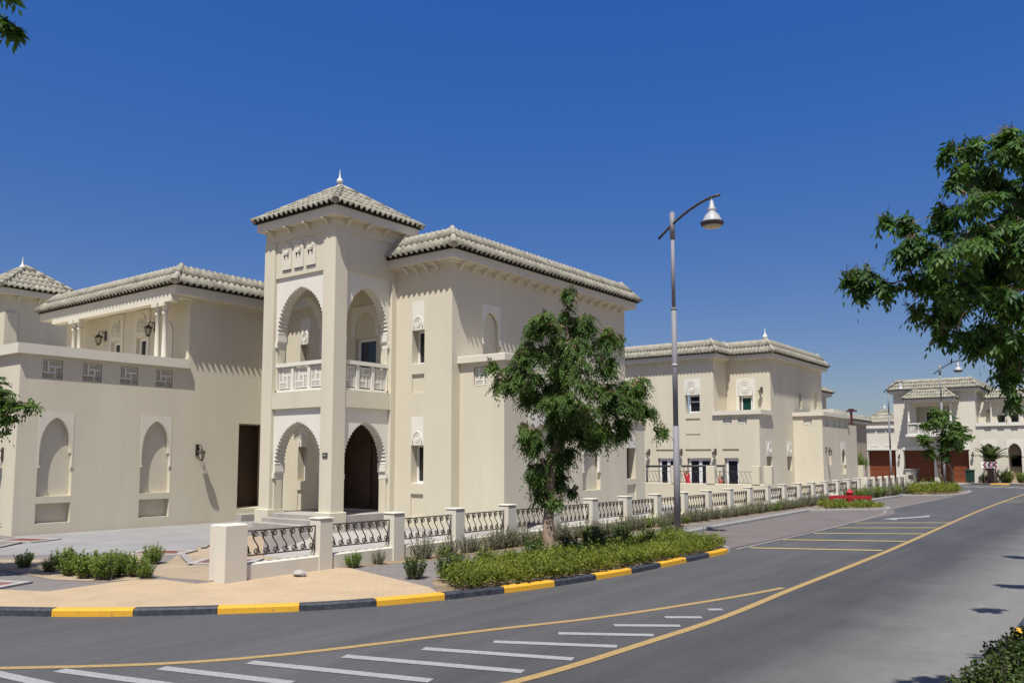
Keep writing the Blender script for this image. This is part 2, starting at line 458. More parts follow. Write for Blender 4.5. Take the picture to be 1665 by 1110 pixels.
# ------------------------------------------------------------------ lattice, windows, lanterns
def lattice(mb, fn, w, h, th=.03, cell=.048, bar=.016, m=0):
    """fn(a0,a1,b0,b1,d0,d1): pinwheel of five sub panels filled with a fine grid"""
    fr = .03
    def bars(a0, a1, b0, b1):
        for x in (a0, a1 - fr): fn(x, x + fr, b0, b1, 0, th, m)
        for z in (b0, b1 - fr): fn(a0 + fr, a1 - fr, z, z + fr, 0.001, th, m)
        x = a0 + fr + cell
        while x < a1 - fr - .01: fn(x - bar / 2, x + bar / 2, b0 + fr, b1 - fr, .006, th - .008, m); x += cell
        z = b0 + fr + cell
        while z < b1 - fr - .01: fn(a0 + fr, a1 - fr, z - bar / 2, z + bar / 2, .009, th - .011, m); z += cell
    A, B = w / 3, h / 3
    bars(0, A, B, h); bars(A, w, 2 * B, h); bars(2 * A, w, 0, 2 * B); bars(0, 2 * A, 0, B); bars(A, 2 * A, B, 2 * B)

def lattice_block(mb, F, a0, a1, b0, b1, d, th=.03, m=0, cell=.048):
    lattice(mb, lambda x0, x1, z0, z1, d0, d1, mm: mb.fbox(F, a0 + x0, a0 + x1, b0 + z0, b0 + z1, d + d0, d + d1, mm), a1 - a0, b1 - b0, th, cell, .016, m)

def window(parent, F, a0, a1, b0, b1, d, fr=.06, mull=(), trans=(), glass='glass', frame='frame', name='window'):
    mb = MB()
    mb.fbox(F, a0, a0 + fr, b0, b1, d, d + .07); mb.fbox(F, a1 - fr, a1, b0, b1, d, d + .07)
    mb.fbox(F, a0 + fr, a1 - fr, b0, b0 + fr, d + .002, d + .07); mb.fbox(F, a0 + fr, a1 - fr, b1 - fr, b1, d + .002, d + .07)
    for x in mull: mb.fbox(F, x - fr * .8, x + fr * .8, b0 + fr, b1 - fr, d + .004, d + .07)
    for z in trans: mb.fbox(F, a0 + fr, a1 - fr, z - fr / 2, z + fr / 2, d + .006, d + .07)
    o = mb.build(name, frame, parent)
    g = MB(); g.fbox(F, a0 + fr * .6, a1 - fr * .6, b0 + fr * .6, b1 - fr * .6, d + .04, d + .055)
    p = g.build('pane', glass); p.parent = o
    p.matrix_parent_inverse = Matrix()
    return o

def medallion(mb, F, c, z, r, d, m=0):
    for q in (1.0, .74, .46):
        pts = [F.p(c + r * q * math.cos(t), z + r * q * math.sin(t) * 1.1, d) for t in [PI * 2 * i / 20 for i in range(21)]]
        mb.tube(pts, r * .075, 5, m, True, False)
    for i in range(8):
        t = 2 * PI * i / 8
        mb.tube([F.p(c + r * .46 * math.cos(t), z + r * .5 * math.sin(t), d), F.p(c + r * .74 * math.cos(t), z + r * .82 * math.sin(t), d)], r * .06, 4, m)

def carved_panel(parent, F, a0, a1, b0, b1, d=.0, th=.05):
    mb = MB(); mb.fbox(F, a0, a1, b0, b1, d, d + th)
    w = a1 - a0; c = (a0 + a1) / 2
    r = w * .33; zc = b0 + r * 1.25
    pts = [F.p(*q, d) for q in [(c + w * .37, b0 + .03)] + arc(c, w * .74, zc, zc + w * .42, 8)[::-1] + [(c - w * .37, b0 + .03)]]
    mb.tube(pts, .017, 5, 0)
    medallion(mb, F, c, zc + .02, r * .85, d - .001)
    return mb.build('carved_panel', 'white', parent)

def niche_frame(parent, F, a0, a1, zs, za, zt, leg, d0=.02, d1=.09, mtl='white'):
    """white rectangular head with a pointed arch cut in it and two short legs"""
    c = (a0 + a1) / 2; w = a1 - a0 - 2 * leg
    low = zs - .38
    loop = [(a0, low), (a0 + leg, low)] + arc(c, w, zs, za, 10) + [(a1 - leg, low), (a1, low), (a1, zt), (a0, zt)]
    mb = MB(); mb.extr(F, loop, d0, d1)
    for x0, x1 in ((a0, a0 + leg + .03), (a1 - leg - .03, a1)): mb.fbox(F, x0 + .004, x1, low - .05, low - .002, d0 - .01, d1)
    return mb.build('arch_frame', mtl, parent)

def lantern_mesh():
    """wall lantern: local origin on the wall, sticks out towards -Y"""
    mb = MB()
    mb.box(-.05, .05, -.02, 0, -.16, .16)
    pts = [(0, -.02, .05), (0, -.10, .13), (0, -.18, .14), (0, -.23, .09), (0, -.23, .03)]
    mb.tube(pts, .013, 6); mb.tube([(0, -.02, -.10), (0, -.09, -.06), (0, -.12, .02), (0, -.10, .11)], .009, 5)
    mb.lathe([(.02, .05), (.03, .02), (.11, -.04), (.125, -.06), (.115, -.07), (.10, -.075)], (0, -.23, 0), 6, 0, False)
    mb.lathe([(.055, -.31), (.04, -.28), (.06, -.27), (.062, -.262)], (0, -.23, 0), 6, 0, False)
    for i in range(6):
        a = 2 * PI * i / 6
        mb.tube([(.1 * math.cos(a), -.23 + .1 * math.sin(a), -.07), (.062 * math.cos(a), -.23 + .062 * math.sin(a), -.268)], .009, 4)
    g = MB(); g.lathe([(.058, -.265), (.094, -.078)], (0, -.23, 0), 6, 0, False)
    return mb, g

def make_lantern(parent, loc, rz):
    global LAN
    if LAN is None:
        a, g = lantern_mesh()
        o = a.build('wall_lantern', 'iron'); gl = g.build('lantern_glass', 'lens'); gl.parent = o
        LAN = o
        o.parent = parent; o.matrix_parent_inverse = Matrix.Translation(parent_origin(parent)).inverted()
        o.location = loc; o.rotation_euler = (0, 0, rz)
        return o
    return clone(LAN, parent, loc, rz)
LAN = None
BRK = None
def make_bracket(parent, loc, rz):
    global BRK
    if BRK is None:
        BRK = bracket_mesh().build('eave_bracket', 'fascia')
        BRK.parent = parent; BRK.matrix_parent_inverse = Matrix.Translation(parent_origin(parent)).inverted()
        BRK.location = loc; BRK.rotation_euler = (0, 0, rz)
        return BRK
    return clone(BRK, parent, loc, rz)

# ================================================================== CORNER VILLA with porch tower
G = .075          # level of pavements and gardens
v1 = thing('villa', 'cream two-storey corner villa with square arcaded porch tower and pyramid roof', 'house', (-16.6, 16.7, G))
XM, YM, XT, YT, XL = -14.55, 16.7, -16.6, 14.45, -19.55
FYm, FXm = Fac('Y', YM), Fac('X', XM)
H1 = 7.15
wb = MB()
win_holes = [(rect(-15.99, -15.53, 4.47, 5.40), .36, True), (rect(-15.99, -15.53, 3.68, 4.20), .05, True),
             (rect(-15.99, -15.53, 1.24, 2.27), .36, True), (rect(-15.99, -15.53, .35, .97), .05, True),
             (rect(-18.25, -17.40, 3.72, 5.36), .18, False), (rect(-19.2, -16.9, .47, 3.0), .6, True)]
wb.wall(FYm, rect(XL, XM, G, H1), win_holes)
wb.wall(FXm, rect(YM, 25.93, G, H1), [(rect(18.0, 18.77, 4.75, 6.05), .13, True), (rect(20.15, 21.6, .62, 3.1), .14, True), (rect(23.1, 24.2, .9, 2.6), .14, True)])
wb.poly([(XM, 25.93, G), (-20.2, 25.93, G), (-20.2, 25.93, H1), (XM, 25.93, H1)])
wb.poly([(-20.2, 25.93, G), (-20.2, YM, G), (-20.2, YM, H1), (-20.2, 25.93, H1)])
wb.poly([(-20.2, YM, G), (XL, YM, G), (XL, YM, H1), (-20.2, YM, H1)])
# single storey extension at the far end and box bay on the garden side
wb.wall(FXm, rect(25.93, 27.3, G, 3.2), [(rect(25.98, 26.62, 1.22, 2.28), .30, False), (rect(25.98, 26.62, .45, 1.02), .06, True)])
wb.poly([(XM, 27.3, G), (-18, 27.3, G), (-18, 27.3, 3.2), (XM, 27.3, 3.2)])
wb.ring(rect(-18, XM, 25.95, 27.3), -.06, .2, 3.2, 3.38)
wb.poly([(-18, 25.95, 3.19), (XM, 25.95, 3.19), (XM, 27.3, 3.19), (-18, 27.3, 3.19)])
FB = Fac('Y', 17.03)
wb.wall(FB, rect(XM, -13.06, G, 4.42), [(rect(-14.08, -13.62, 3.80, 4.30), .14, True)])
wb.poly([(-13.06, 17.03, G), (-13.06, 18.0, G), (-13.06, 18.0, 4.42), (-13.06, 17.03, 4.42)])
wb.poly([(-13.06, 18.0, G), (XM, 18.0, G), (XM, 18.0, 4.42), (-13.06, 18.0, 4.42)])
wb.build('wall', 'plaster', v1)
cp = MB(); cp.bbox(XM + .002, -12.96, 16.92, 18.1, 4.42, 4.60); cp.build('parapet_coping', 'fascia', v1)
b = MB(); lattice_block(b, FB, -14.06, -13.64, 3.82, 4.28, .05); b.build('lattice_screen', 'white', v1)
for z0, z1, zp in ((4.47, 5.40, 6.2), (1.24, 2.27, 3.04)):
    window(v1, FYm, -15.985, -15.535, z0 + .02, z1, .25, .045)
    s = MB(); s.fbox(FYm, -15.988, -15.532, z0 - .02, z0 + .02, .02, .32); s.build('window_sill', 'white', v1)
    carved_panel(v1, FYm, -15.98, -15.54, z1 + .003, zp, -.008)
window(v1, FYm, -18.25, -17.40, 3.72, 5.36, .12, .09, name='balcony_door')
o = MB(); c = -17.83
o.extr(FYm, [(-18.42, 5.40)] + [(-18.25, 5.40)] + arc(c, .84, 5.62, 6.12, 10) + [(-17.41, 5.40), (-17.26, 5.40), (-17.26, 6.3), (-18.42, 6.3)], -.03, .02); o.build('arch_frame', 'white', v1)
window(v1, FYm, -19.19, -16.91, .48, 2.99, .4, .1, mull=(-18.05,), trans=(2.3,), glass='wood', frame='wood', name='dark_porch_panel')  # dark brown leaves added to darken the porch interior
niche_frame(v1, FXm, 17.98, 18.79, 5.5, 6.0, 6.2, .035, -.01, .08)
niche_frame(v1, FXm, 20.15, 21.6, 2.3, 2.95, 3.22, .09, -.01, .08)
niche_frame(v1, FXm, 23.1, 24.2, 1.9, 2.45, 2.75, .08, -.01, .08)
window(v1, FXm, 25.98, 26.40, 1.24, 2.28, .24, .05, glass='wood', frame='wood')
p = MB(); p.fbox(FXm, 25.98, 26.62, 2.30, 2.72, -.01, .03); p.build('lintel_panel', 'white', v1)
EV1 = [(-20.5, 16.28), (-14.13, 16.28), (-14.13, 26.35), (-20.5, 26.35)]
roof(v1, EV1, 7.41, .5, .60)
for i in range(4): make_bracket(v1, (-16.15 + i * .37, YM, 7.12), 0)
for i in range(18): make_bracket(v1, (XM, 16.98 + i * .505, 7.12), PI / 2)

# --- porch tower
tb = MB()
for x0, x1, y0, y1 in ((XL, -19.1, YT, 14.90), (-17.07, XT, YT, 14.87), (XL, -19.3, 16.45, YM), (-16.85, XT, 16.52, YM)):
    tb.box(x0, x1, y0, y1, G, 7.88)
tb.box(XL + .02, XT - .02, YT + .02, 16.698, 3.25, 3.70)
tb.box(XL + .05, XT - .05, YT + .05, 16.697, 6.86, 7.9)
tb.box(XL + .012, XT - .012, YT + .012, 17.2, 7.885, 8.22)
tb.box(XL + .03, XT - .03, YM + .002, 17.18, 6.9, 7.88)
for x0, x1, y0, y1 in ((XL, -19.1, YT, 14.90), (-17.07, XT, YT, 14.87)):
    tb.bbox(x0 - .07, x1 + .05, y0 - .07, y1 + .05, G - .02, .55)
tb.build('tower_frame', 'plaster2', v1)
sp = MB(); sp.box(XL + .02, XT - .02, YT + .02, 16.699, G - .05, .45)
sp.box(-19.04, -17.12, 14.18, YT + .018, G - .05, .345); sp.box(-19.04, -17.12, 13.9, 14.179, G - .05, .235)
sp.build('porch_steps', 'ltconc', v1)
def arch_panel(F, a0, a1, zc, zs, za, zt, d0=.10, d1=.40):
    c = (a0 + a1) / 2; w = a1 - a0
    def leg(sg, e):
        L = [(e, zc), (e + sg * .05, zc), (e + sg * .05, zc + .14), (e + sg * .09, zc + .2), (e + sg * .09, zs - .02)]
        return L
    L = leg(1, a0); Rr = leg(-1, a1)
    loop = L + arc(c, w - .17, zs, za, 15, .05) + Rr[::-1] + [(a1, zt), (a0, zt)]
    m = MB(); m.extr(F, loop, d0, d1)
    m.fbox(F, a0, a0 + .085, zc + .02, zc + .16, d0 - .03, d0 - .001); m.fbox(F, a1 - .085, a1, zc + .02, zc + .16, d0 - .03, d0 - .001)
    m.build('arch_panel', 'white', v1)
    for (x0, x1) in ((a0, a0 + .045), (a1 - .045, a1)):
        j = MB(); j.fbox(F, x0, x1, .45 if zc < 3 else 3.70, zc - .002, d0 + .02, d1 - .02); j.build('arch_jamb', 'plaster2', v1)
FT = Fac('Y', YT); FR = Fac('X', XT)
class FacL(Fac):
    def p(s, a, b, d=0): return (s.c + d, a, b)
FLt = FacL('L', XL)
for F, a0, a1 in ((FT, -19.1, -17.07), (FR, 14.87, 16.52), (FLt, 14.90, 16.45)):
    arch_panel(F, a0, a1, 1.36, 1.78, 2.87, 3.25)
    arch_panel(F, a0, a1, 4.93, 5.36, 6.52, 6.86)
def balcony_rail(parent, F, a0, a1, z0, z1, n, d=.14):
    m = MB()
    m.fbox(F, a0, a1, z1 - .10, z1, d - .03, d + .13); m.fbox(F, a0, a1, z0, z0 + .07, d - .02, d + .12)
    w = (a1 - a0) / n
    for i in range(n + 1):
        x = a0 + i * w; x0, x1 = max(a0, x - .05), min(a1, x + .05)
        m.fbox(F, x0, x1, z0 + .07, z1 - .10, d, d + .10)
    o = m.build('balcony_railing', 'white', parent)
    for i in range(n):
        g = MB(); lattice_block(g, F, a0 + i * w + .075, a0 + (i + 1) * w - .075, z0 + .11, z1 - .15, d + .035, .03)
        q = g.build('lattice_panel', 'white'); q.parent = o; q.matrix_parent_inverse = Matrix()
balcony_rail(v1, FT, -19.1, -17.07, 3.70, 4.50, 3)
balcony_rail(v1, FR, 14.87, 16.52, 3.70, 4.50, 3)
balcony_rail(v1, FLt, 14.90, 16.45, 3.70, 4.50, 3)
for c in (-18.62, -18.12, -17.62):
    f = MB(); F = FT
    hole = [rect(c - .09, c - .02, 7.44, 7.5) , rect(c + .02, c + .09, 7.44, 7.5)]
    loop = [(c - .19, 7.06), (c + .19, 7.06), (c + .19, 7.60)] + [(c + .19 * math.cos(t), 7.60 + .2 * math.sin(t)) for t in [PI * i / 10 for i in range(1, 10)]] + [(c - .19, 7.60)]
    f.extr(F, loop, .015, .06)
    for x in (c - .07, c + .07): f.tube([F.p(x, 7.40, .0), F.p(x, 7.46, .0)], .020, 8, 1)  # dark rods stand for the shade in two small holes
    f.fbox(F, c - .17, c + .17, 7.0, 7.056, .035, .055, 2)  # grey strip stands for the shadow in the slot
    for t0 in (.13, .08): f.tube([F.p(c + t0 * math.cos(t), 7.6 + t0 * math.sin(t), .012) for t in [2 * PI * i / 14 for i in range(15)]], .013, 5, 0, True, False)
    f.build('frieze_panel', ['fascia', 'dark', 'concrete'], v1)
n = MB(); n.fbox(FT, -16.94, -16.76, 1.93, 2.06, -.02, .01, 0); n.fbox(FT, -16.90, -16.80, 1.975, 2.015, -.024, -.0205, 1); n.build('house_number_plate', ['steeldk', 'concrete'], v1)
r = roof(v1, [(-19.74, 14.12), (-16.27, 14.12), (-16.27, 17.42), (-19.74, 17.42)], 8.45, 1.645, 1.08, courses=5, coping=False, slab=.25, wallin=.33, steps=False)
for i in range(4):
    make_bracket(v1, (-19.2 + i * .76, YT + .01, 8.19), 0); make_bracket(v1, (XT - .01, 14.82 + i * .68, 8.19), PI / 2)
f = MB(); f.lathe([(.16, -.1), (.13, .1), (.09, .14)], (-18.0, 15.77, 9.46), 10, 1); finial_mb(f, -18.0, 15.77, 9.58, .62); f.build('finial', ['white', 'tile'], v1)
make_lantern(v1, (-18.55, YM, 2.35), 0)

# ================================================================== NEIGHBOURING VILLA on the left (roof terrace, four lattice screens)
XW = -21.7
v0 = thing('villa', 'cream villa with columned roof terrace and four lattice screens above blind arches', 'house', (XW, 9.07, G))
FS, FF, FU = Fac('X', XW), Fac('Y', 9.07), Fac('Y', 13.54)
w = MB()
holes = []
for a in (9.58, 10.57, 11.56, 12.57): holes.append((rect(a, a + .5, 3.88, 4.36), .12, True))
for a0, a1 in ((9.58, 10.41), (12.22, 13.09)):
    c = (a0 + a1) / 2
    holes.append(([(a0, .99), (a1, .99), (a1, 2.05)] + arc(c, a1 - a0 - .09, 2.05, 2.92, 10)[::-1] + [(a0, 2.05)], .13, True))
    holes.append((rect(a0, a1, .34, .82), .17, True))
holes.append((rect(15.27, 16.64, .44, 2.96), 1.2, False))
w.wall(FS, [(9.07, G - .1), (YM, G - .1), (YM, 6.5), (13.54, 6.5), (13.54, 4.45), (9.07, 4.45)], holes)
w.wall(FF, rect(-34, XW, G - .1, 4.45), [(rect(a, a + .5, 3.88, 4.36), .12, True) for a in (-23.35, -24.6, -25.9)])
UW = [(-26.05, -25.40), (-24.55, -23.90)]
w.wall(FU, rect(-29, XW, 4.0, 6.5), [(rect(a0 + .06, a1 - .06, 4.0, 5.56), .14, False) for a0, a1 in UW])
w.poly([(-29, 13.54, 4.0), (-29, 22, 4.0), (-29, 22, 6.5), (-29, 13.54, 6.5)])
w.poly([(-34, 9.07, 3.98), (XW, 9.07, 3.98), (XW, 13.54, 3.98), (-34, 13.54, 3.98)])
# rear wing behind the porch tower
FRr = Fac('Y', YM)
w.wall(FRr, rect(XW, -20.2, G - .1, 6.5), [(rect(-20.72, -20.26, 4.47, 5.40), .3, False), (rect(-20.72, -20.26, 3.68, 4.20), .05, True), (rect(-20.72, -20.26, 1.24, 2.27), .3, False), (rect(-20.72, -20.26, .35, .97), .05, True)])
w.poly([(-34, 9.07, 0), (-34, 22, 0), (-34, 22, 6.5), (-34, 9.07, 4.4)]); w.poly([(-34, 22, 0), (-20.3, 22, 0), (-20.3, 22, 6.5), (-34, 22, 6.5)])
# deep doorway lining
w.poly([(XW - 1.2, 15.27, .44), (XW - 1.2, 16.64, .44), (XW - 1.2, 16.64, 2.96), (XW - 1.2, 15.27, 2.96)])
w.build('wall', 'plaster', v0)
for z0, z1, zp in ((4.47, 5.40, 6.2), (1.24, 2.27, 3.04)):
    window(v0, FRr, -20.715, -20.265, z0 + .02, z1, .25, .045)
    s = MB(); s.fbox(FRr, -20.72, -20.49, z0, z1, .27, .29); s.build('window_jamb', 'plaster', v0)
    carved_panel(v0, FRr, -20.71, -20.27, z1 + .003, zp, -.008)
d = MB(); d.fbox(FS, 15.275, 16.635, .45, 2.95, .9, 1.0); d.build('door', 'wood', v0)  # dark board stands for the shaded inside of an open doorway
st = MB(); st.box(XW + .002, XW + .35, 15.2, 16.5, G - .1, .28); st.box(XW - .6, XW - .002, 15.275, 16.445, G - .1, .43); st.build('door_step', 'ltconc', v0)
for a in (9.58, 10.57, 11.56, 12.57):
    b = MB(); lattice_block(b, FS, a + .012, a + .488, 3.892, 4.348, .05); b.build('lattice_screen', 'fascia', v0)
for a in (-23.35, -24.6, -25.9):
    b = MB(); lattice_block(b, FF, a + .012, a + .488, 3.892, 4.348, .05); b.build('lattice_screen', 'white', v0)
for a0, a1 in ((9.58, 10.41), (12.22, 13.09)):
    niche_frame(v0, FS, a0 - .01, a1 + .01, 2.12, 2.93, 3.06, .035, -.008, .05, 'fascia')
cp = MB()
cp.prism([(-34, 8.95), (XW + .12, 8.95), (XW + .12, 13.50), (XW - .12, 13.50), (XW - .12, 9.2), (-34, 9.2)], 4.45, 4.70)
cp.build('parapet_coping', 'fascia', v0)
for a0, a1 in UW:
    window(v0, FU, a0 + .06, a1 - .06, 4.02, 5.55, .08, .07, name='terrace_door')
    c = (a0 + a1) / 2
    m = MB(); m.extr(FU, [(a0 - .1, 4.02), (a0 + .05, 4.02), (a0 + .05, 5.60), (a1 - .05, 5.60), (a1 - .05, 4.02), (a1 + .1, 4.02), (a1 + .1, 6.4), (a0 - .1, 6.4)], -.03, -.001)
    m.build('door_surround', 'fascia', v0)
    m = MB(); m.extr(FU, [(c - .25, 5.66), (c + .25, 5.66)] + arc(c, .5, 5.92, 6.30, 8)[::-1], -.05, -.031)
    for q in range(5): m.tube([FU.p(c - .2 + .1 * q, 5.68, -.055), FU.p(c - .2 + .1 * q, 6.15 - abs(q - 2) * .06, -.055)], .014, 4)
    for q in range(4): m.tube([FU.p(c - .23, 5.74 + .12 * q, -.058), FU.p(c + .23, 5.74 + .12 * q, -.058)], .012, 4)
    m.build('carved_arch', 'fascia', v0)
nf = MB(); nf.extr(FU, [(-22.98, 4.02), (-22.55, 4.02)] + arc(-22.765, .43, 5.5, 5.9, 8)[::-1], -.02, -.001); nf.build('blind_arch', 'fascia', v0)
for x in (-22.05, -22.42, -26.95, -27.32):
    c = MB(); c.lathe([(.09, 4.0), (.09, 4.75), (.07, 4.8), (.066, 5.4), (.06, 5.95), (.085, 5.98), (.085, 6.04), (.065, 6.06), (.10, 6.16), (.11, 6.2)], (x, 12.98, 0), 14); c.box(x - .14, x + .14, 12.84, 13.12, 6.2, 6.30); c.build('terrace_column', 'fascia', v0)
bm = MB(); bm.box(-28.6, XW + .14, 12.86, 13.10, 6.302, 6.50); bm.build('terrace_beam', 'fascia', v0)
EV0 = [(-29.6, 12.77), (-21.3, 12.77), (-21.3, 16.3), (-19.75, 16.3), (-19.75, 22), (-29.6, 22)]
roof(v0, EV0, 6.76, .5, .58, slab=.27, wallin=.42)
for (x, y, z, rz) in ((-23.5, 13.54, 5.82, 0), (-26.4, 13.54, 5.80, 0), (-22.4, 9.07, 2.02, 0)): make_lantern(v0, (x, y, z), rz)
make_lantern(v0, (XW, 13.9, 2.16), PI / 2)
# twin tower at the far left
t = MB(); t.box(-37.7, -34.7, 13.85, 16.2, 0, 8.2); t.box(-37.6, -34.62, 13.82, 14.3, 0, 7.5)
t.box(-34.69, -29.0, 16.4, 20, 0, 6.3)
t.build('tower_wall', 'plaster', v0)
roof(v0, [(-38.05, 13.45), (-34.3, 13.45), (-34.3, 16.55), (-38.05, 16.55)], 8.42, 1.54, 1.15, courses=5, coping=False, steps=False)
for i in range(4): make_bracket(v0, (-34.7, 14.3 + i * .75, 8.16), PI / 2)
f = MB(); finial_mb(f, -36.17, 15.0, 9.4, .8); f.build('finial', 'white', v0)

# ================================================================== MIDDLE VILLA
v2 = thing('villa', 'cream villa behind the street lamp with carved white window panels and three dark terrace doors', 'house', (-15.6, 41.4, G))
FA, FC, FE = Fac('Y', 41.4), Fac('Y', 43.1), Fac('X', -15.6)
w = MB()
doors = [(-21.27, -20.17), (-19.55, -18.22), (-17.48, -16.72)]
hs = [(rect(a0, a1, .3, 1.95), .25, False) for a0, a1 in doors] + [(rect(a0 - .1, a1 + .02, 2.32, 2.42), .10, True) for a0, a1 in doors] + \
     [(rect(-19.6, -18.78, 4.33, 5.26), .28, False), (rect(-19.6, -18.78, 3.93, 4.04), .08, True), (rect(-19.6, -18.78, 3.15, 3.22), .04, True),
      (rect(-17.52, -17.04, 3.60, 4.05), .12, True), (rect(-16.72, -16.24, 3.60, 4.05), .12, True)]
w.wall(FA, [(-24, G), (-15.6, G), (-15.6, 4.16), (-18, 4.16), (-18, 7.15), (-24, 7.15)], hs)
w.wall(FC, rect(-18, -15.6, 4.1, 7.15), [(rect(-17.30, -16.55, 4.1, 5.22), .2, False)])
w.poly([(-18, 41.4, 4.1), (-18, 43.1, 4.1), (-18, 43.1, 7.15), (-18, 41.4, 7.15)])
w.wall(FE, [(41.4, G), (51.8, G), (51.8, 7.15), (43.1, 7.15), (43.1, 4.16), (41.4, 4.16)],
       [(rect(42.34, 43.1, 1.1, 2.02), .28, False), (rect(45.38, 46.14, 1.3, 2.04), .28, False), (rect(47.6, 48.0, 4.7, 5.6), .15, True), (rect(50.2, 50.9, 4.6, 5.8), .12, True)])
w.poly([(-15.6, 51.8, G), (-24, 51.8, G), (-24, 51.8, 7.15), (-15.6, 51.8, 7.15)])
w.poly([(-18, 41.4, 4.1), (-15.6, 41.4, 4.1), (-15.6, 43.1, 4.1), (-18, 43.1, 4.1)])
FG, FH = Fac('Y', 46.5), Fac('X', -14.04)
w.wall(FG, rect(-15.6, -14.04, G, 4.24), [(rect(-15.04, -14.58, 3.68, 4.10), .12, True)])
w.wall(FH, rect(46.5, 51.4, G, 4.24), [(rect(a, a + .42, 3.68, 4.1), .12, True) for a in (47.1, 48.42, 49.38, 50.62)] +
       [(rect(47.6, 47.95, 1.58, 2.5), .12, True), (rect(49.85, 50.7, 1.05, 2.5), .14, True)])
w.poly([(-14.04, 51.4, G), (-15.6, 51.4, G), (-15.6, 51.4, 4.24), (-14.04, 51.4, 4.24)])
w.box(-15.58, -14.1, 51.42, 53.4, G, 3.9)
w.box(-20.5, -16.9, 53.0, 57.0, 3.0, 6.0); w.box(-22, -16.8, 51.81, 57.2, G, 3.0)
w.build('wall', 'plaster', v2)
for a0, a1 in doors:
    window(v2, FA, a0 + .05, a1, .3, 1.92, .12, .11, mull=((a0 + a1) / 2 + .03,) if a1 - a0 > .9 else (), name='terrace_door')
window(v2, FA, -19.45, -18.80, 4.35, 5.26, .2, .06, trans=(4.92,))
window(v2, FC, -17.22, -16.62, 4.16, 5.20, .1, .07, glass='greenglass')
m = MB()
for x0, x1 in ((-17.45, -17.302), (-16.548, -16.42)): m.fbox(FC, x0, x1, 4.3, 5.24, -.03, .03)
m.build('window_surround', 'white', v2)
carved_panel(v2, FA, -19.64, -18.74, 5.28, 6.12, -.02); carved_panel(v2, FC, -17.45, -16.42, 5.25, 6.13, -.035)
for a in (42.32, 45.36):
    carved_panel(v2, FE, a, a + .78, 2.06, 2.86, -.015); window(v2, FE, a + .02, a + .5, 1.12 if a < 44 else 1.32, 2.02, .22, .05)
for a in (-17.51, -16.71):
    b = MB(); lattice_block(b, FA, a, a + .46, 3.61, 4.04, .05); b.build('lattice_screen', 'white', v2)
b = MB(); lattice_block(b, FG, -15.03, -14.59, 3.69, 4.09, .04); b.build('lattice_screen', 'white', v2)
for a in (47.11, 48.43, 49.39, 50.63):
    b = MB(); lattice_block(b, FH, a, a + .40, 3.69, 4.09, .05); b.build('lattice_screen', 'white', v2)
niche_frame(v2, FH, 49.83, 50.72, 2.0, 2.5, 2.86, .08, -.02, .06)
cp = MB(); cp.prism([(-18.05, 41.28), (-15.46, 41.28), (-15.46, 43.08), (-15.7, 43.08), (-15.7, 41.5), (-18.05, 41.5)], 4.16, 4.38)
cp.prism([(-15.598, 46.4), (-13.92, 46.4), (-13.92, 51.5), (-14.2, 51.5), (-14.2, 46.6), (-15.598, 46.6)], 4.24, 4.45)
cp.box(-15.9, -14.3, 49.5, 52.2, 4.2, 4.75); cp.build('parapet_coping', 'fascia', v2)
roof(v2, [(-24.5, 41.0), (-17.6, 41.0), (-17.6, 42.7), (-15.22, 42.7), (-15.22, 52.2), (-24.5, 52.2)], 7.4, .55, .72, res=4)
roof(v2, [(-21, 52.6), (-16.5, 52.6), (-16.5, 57.4), (-21, 57.4)], 6.22, .8, .5, res=4, coping=False)
f = MB(); finial_mb(f, -15.95, 43.5, 8.1, .85); f.box(-16.1, -15.8, 43.35, 43.65, 7.95, 8.12); f.build('finial', 'white', v2)
for x, z in ((-21.78, 2.28), (-19.87, 2.28), (-17.95, 2.28)): make_lantern(v2, (x, 41.4, z), 0)
make_lantern(v2, (-16.05, 43.1, 5.5), 0); make_lantern(v2, (-14.04, 47.0, 2.4), PI / 2)
for i in range(7): make_bracket(v2, (-23.2 + i * .85, 41.4, 7.12), 0)
for i in range(3): make_bracket(v2, (-17.6 + i * .8, 43.1, 7.12), 0)

# ================================================================== FAR VILLA with garages
Yf = 76.
v3 = thing('villa', 'pale villa at the street end with three brown garage doors and canopied balcony', 'house', (-14, Yf, 0))
F = Fac('Y', Yf); FI = Fac('Y', Yf + 1.5)
w = MB()
gar = [(-19.21, -16.99), (-16.38, -14.09), (-13.69, -11.54)]
w.wall(F, [(-19.75, 0), (-10.92, 0), (-10.92, 7.35), (-17.02, 7.35), (-17.02, 4.5), (-19.75, 4.5)],
       [(rect(a0, a1, 0.02, 2.62), .7, False) for a0, a1 in gar] + [(rect(a, a + .75, 4.02, 4.36), .12, True) for a in (-19.3, -18.4, -17.75 + .0)] +
       [(rect(-15.3, -12.7, 3.95, 6.2), 1.2, True)])
w.box(-19.74, -10.93, Yf + 1.9, Yf + 12, 0, 4.4); w.box(-17.0, -10.93, Yf + 1.21, Yf + 11, 4.41, 7.34)
w.poly([(-10.92, Yf, 0), (-10.92, Yf + 3, 0), (-10.92, Yf + 3, 7.35), (-10.92, Yf, 7.35)]); w.poly([(-19.75, Yf, 0), (-19.75, Yf + 12, 0), (-19.75, Yf + 12, 4.5), (-19.75, Yf, 4.5)])
w.poly([(-17.02, Yf, 4.4), (-17.02, Yf + 11, 4.4), (-17.02, Yf + 11, 7.35), (-17.02, Yf, 7.35)])
arcs = [(-10.13, .9), (-8.36, .9), (-6.4, .9), (-4.6, .9)]
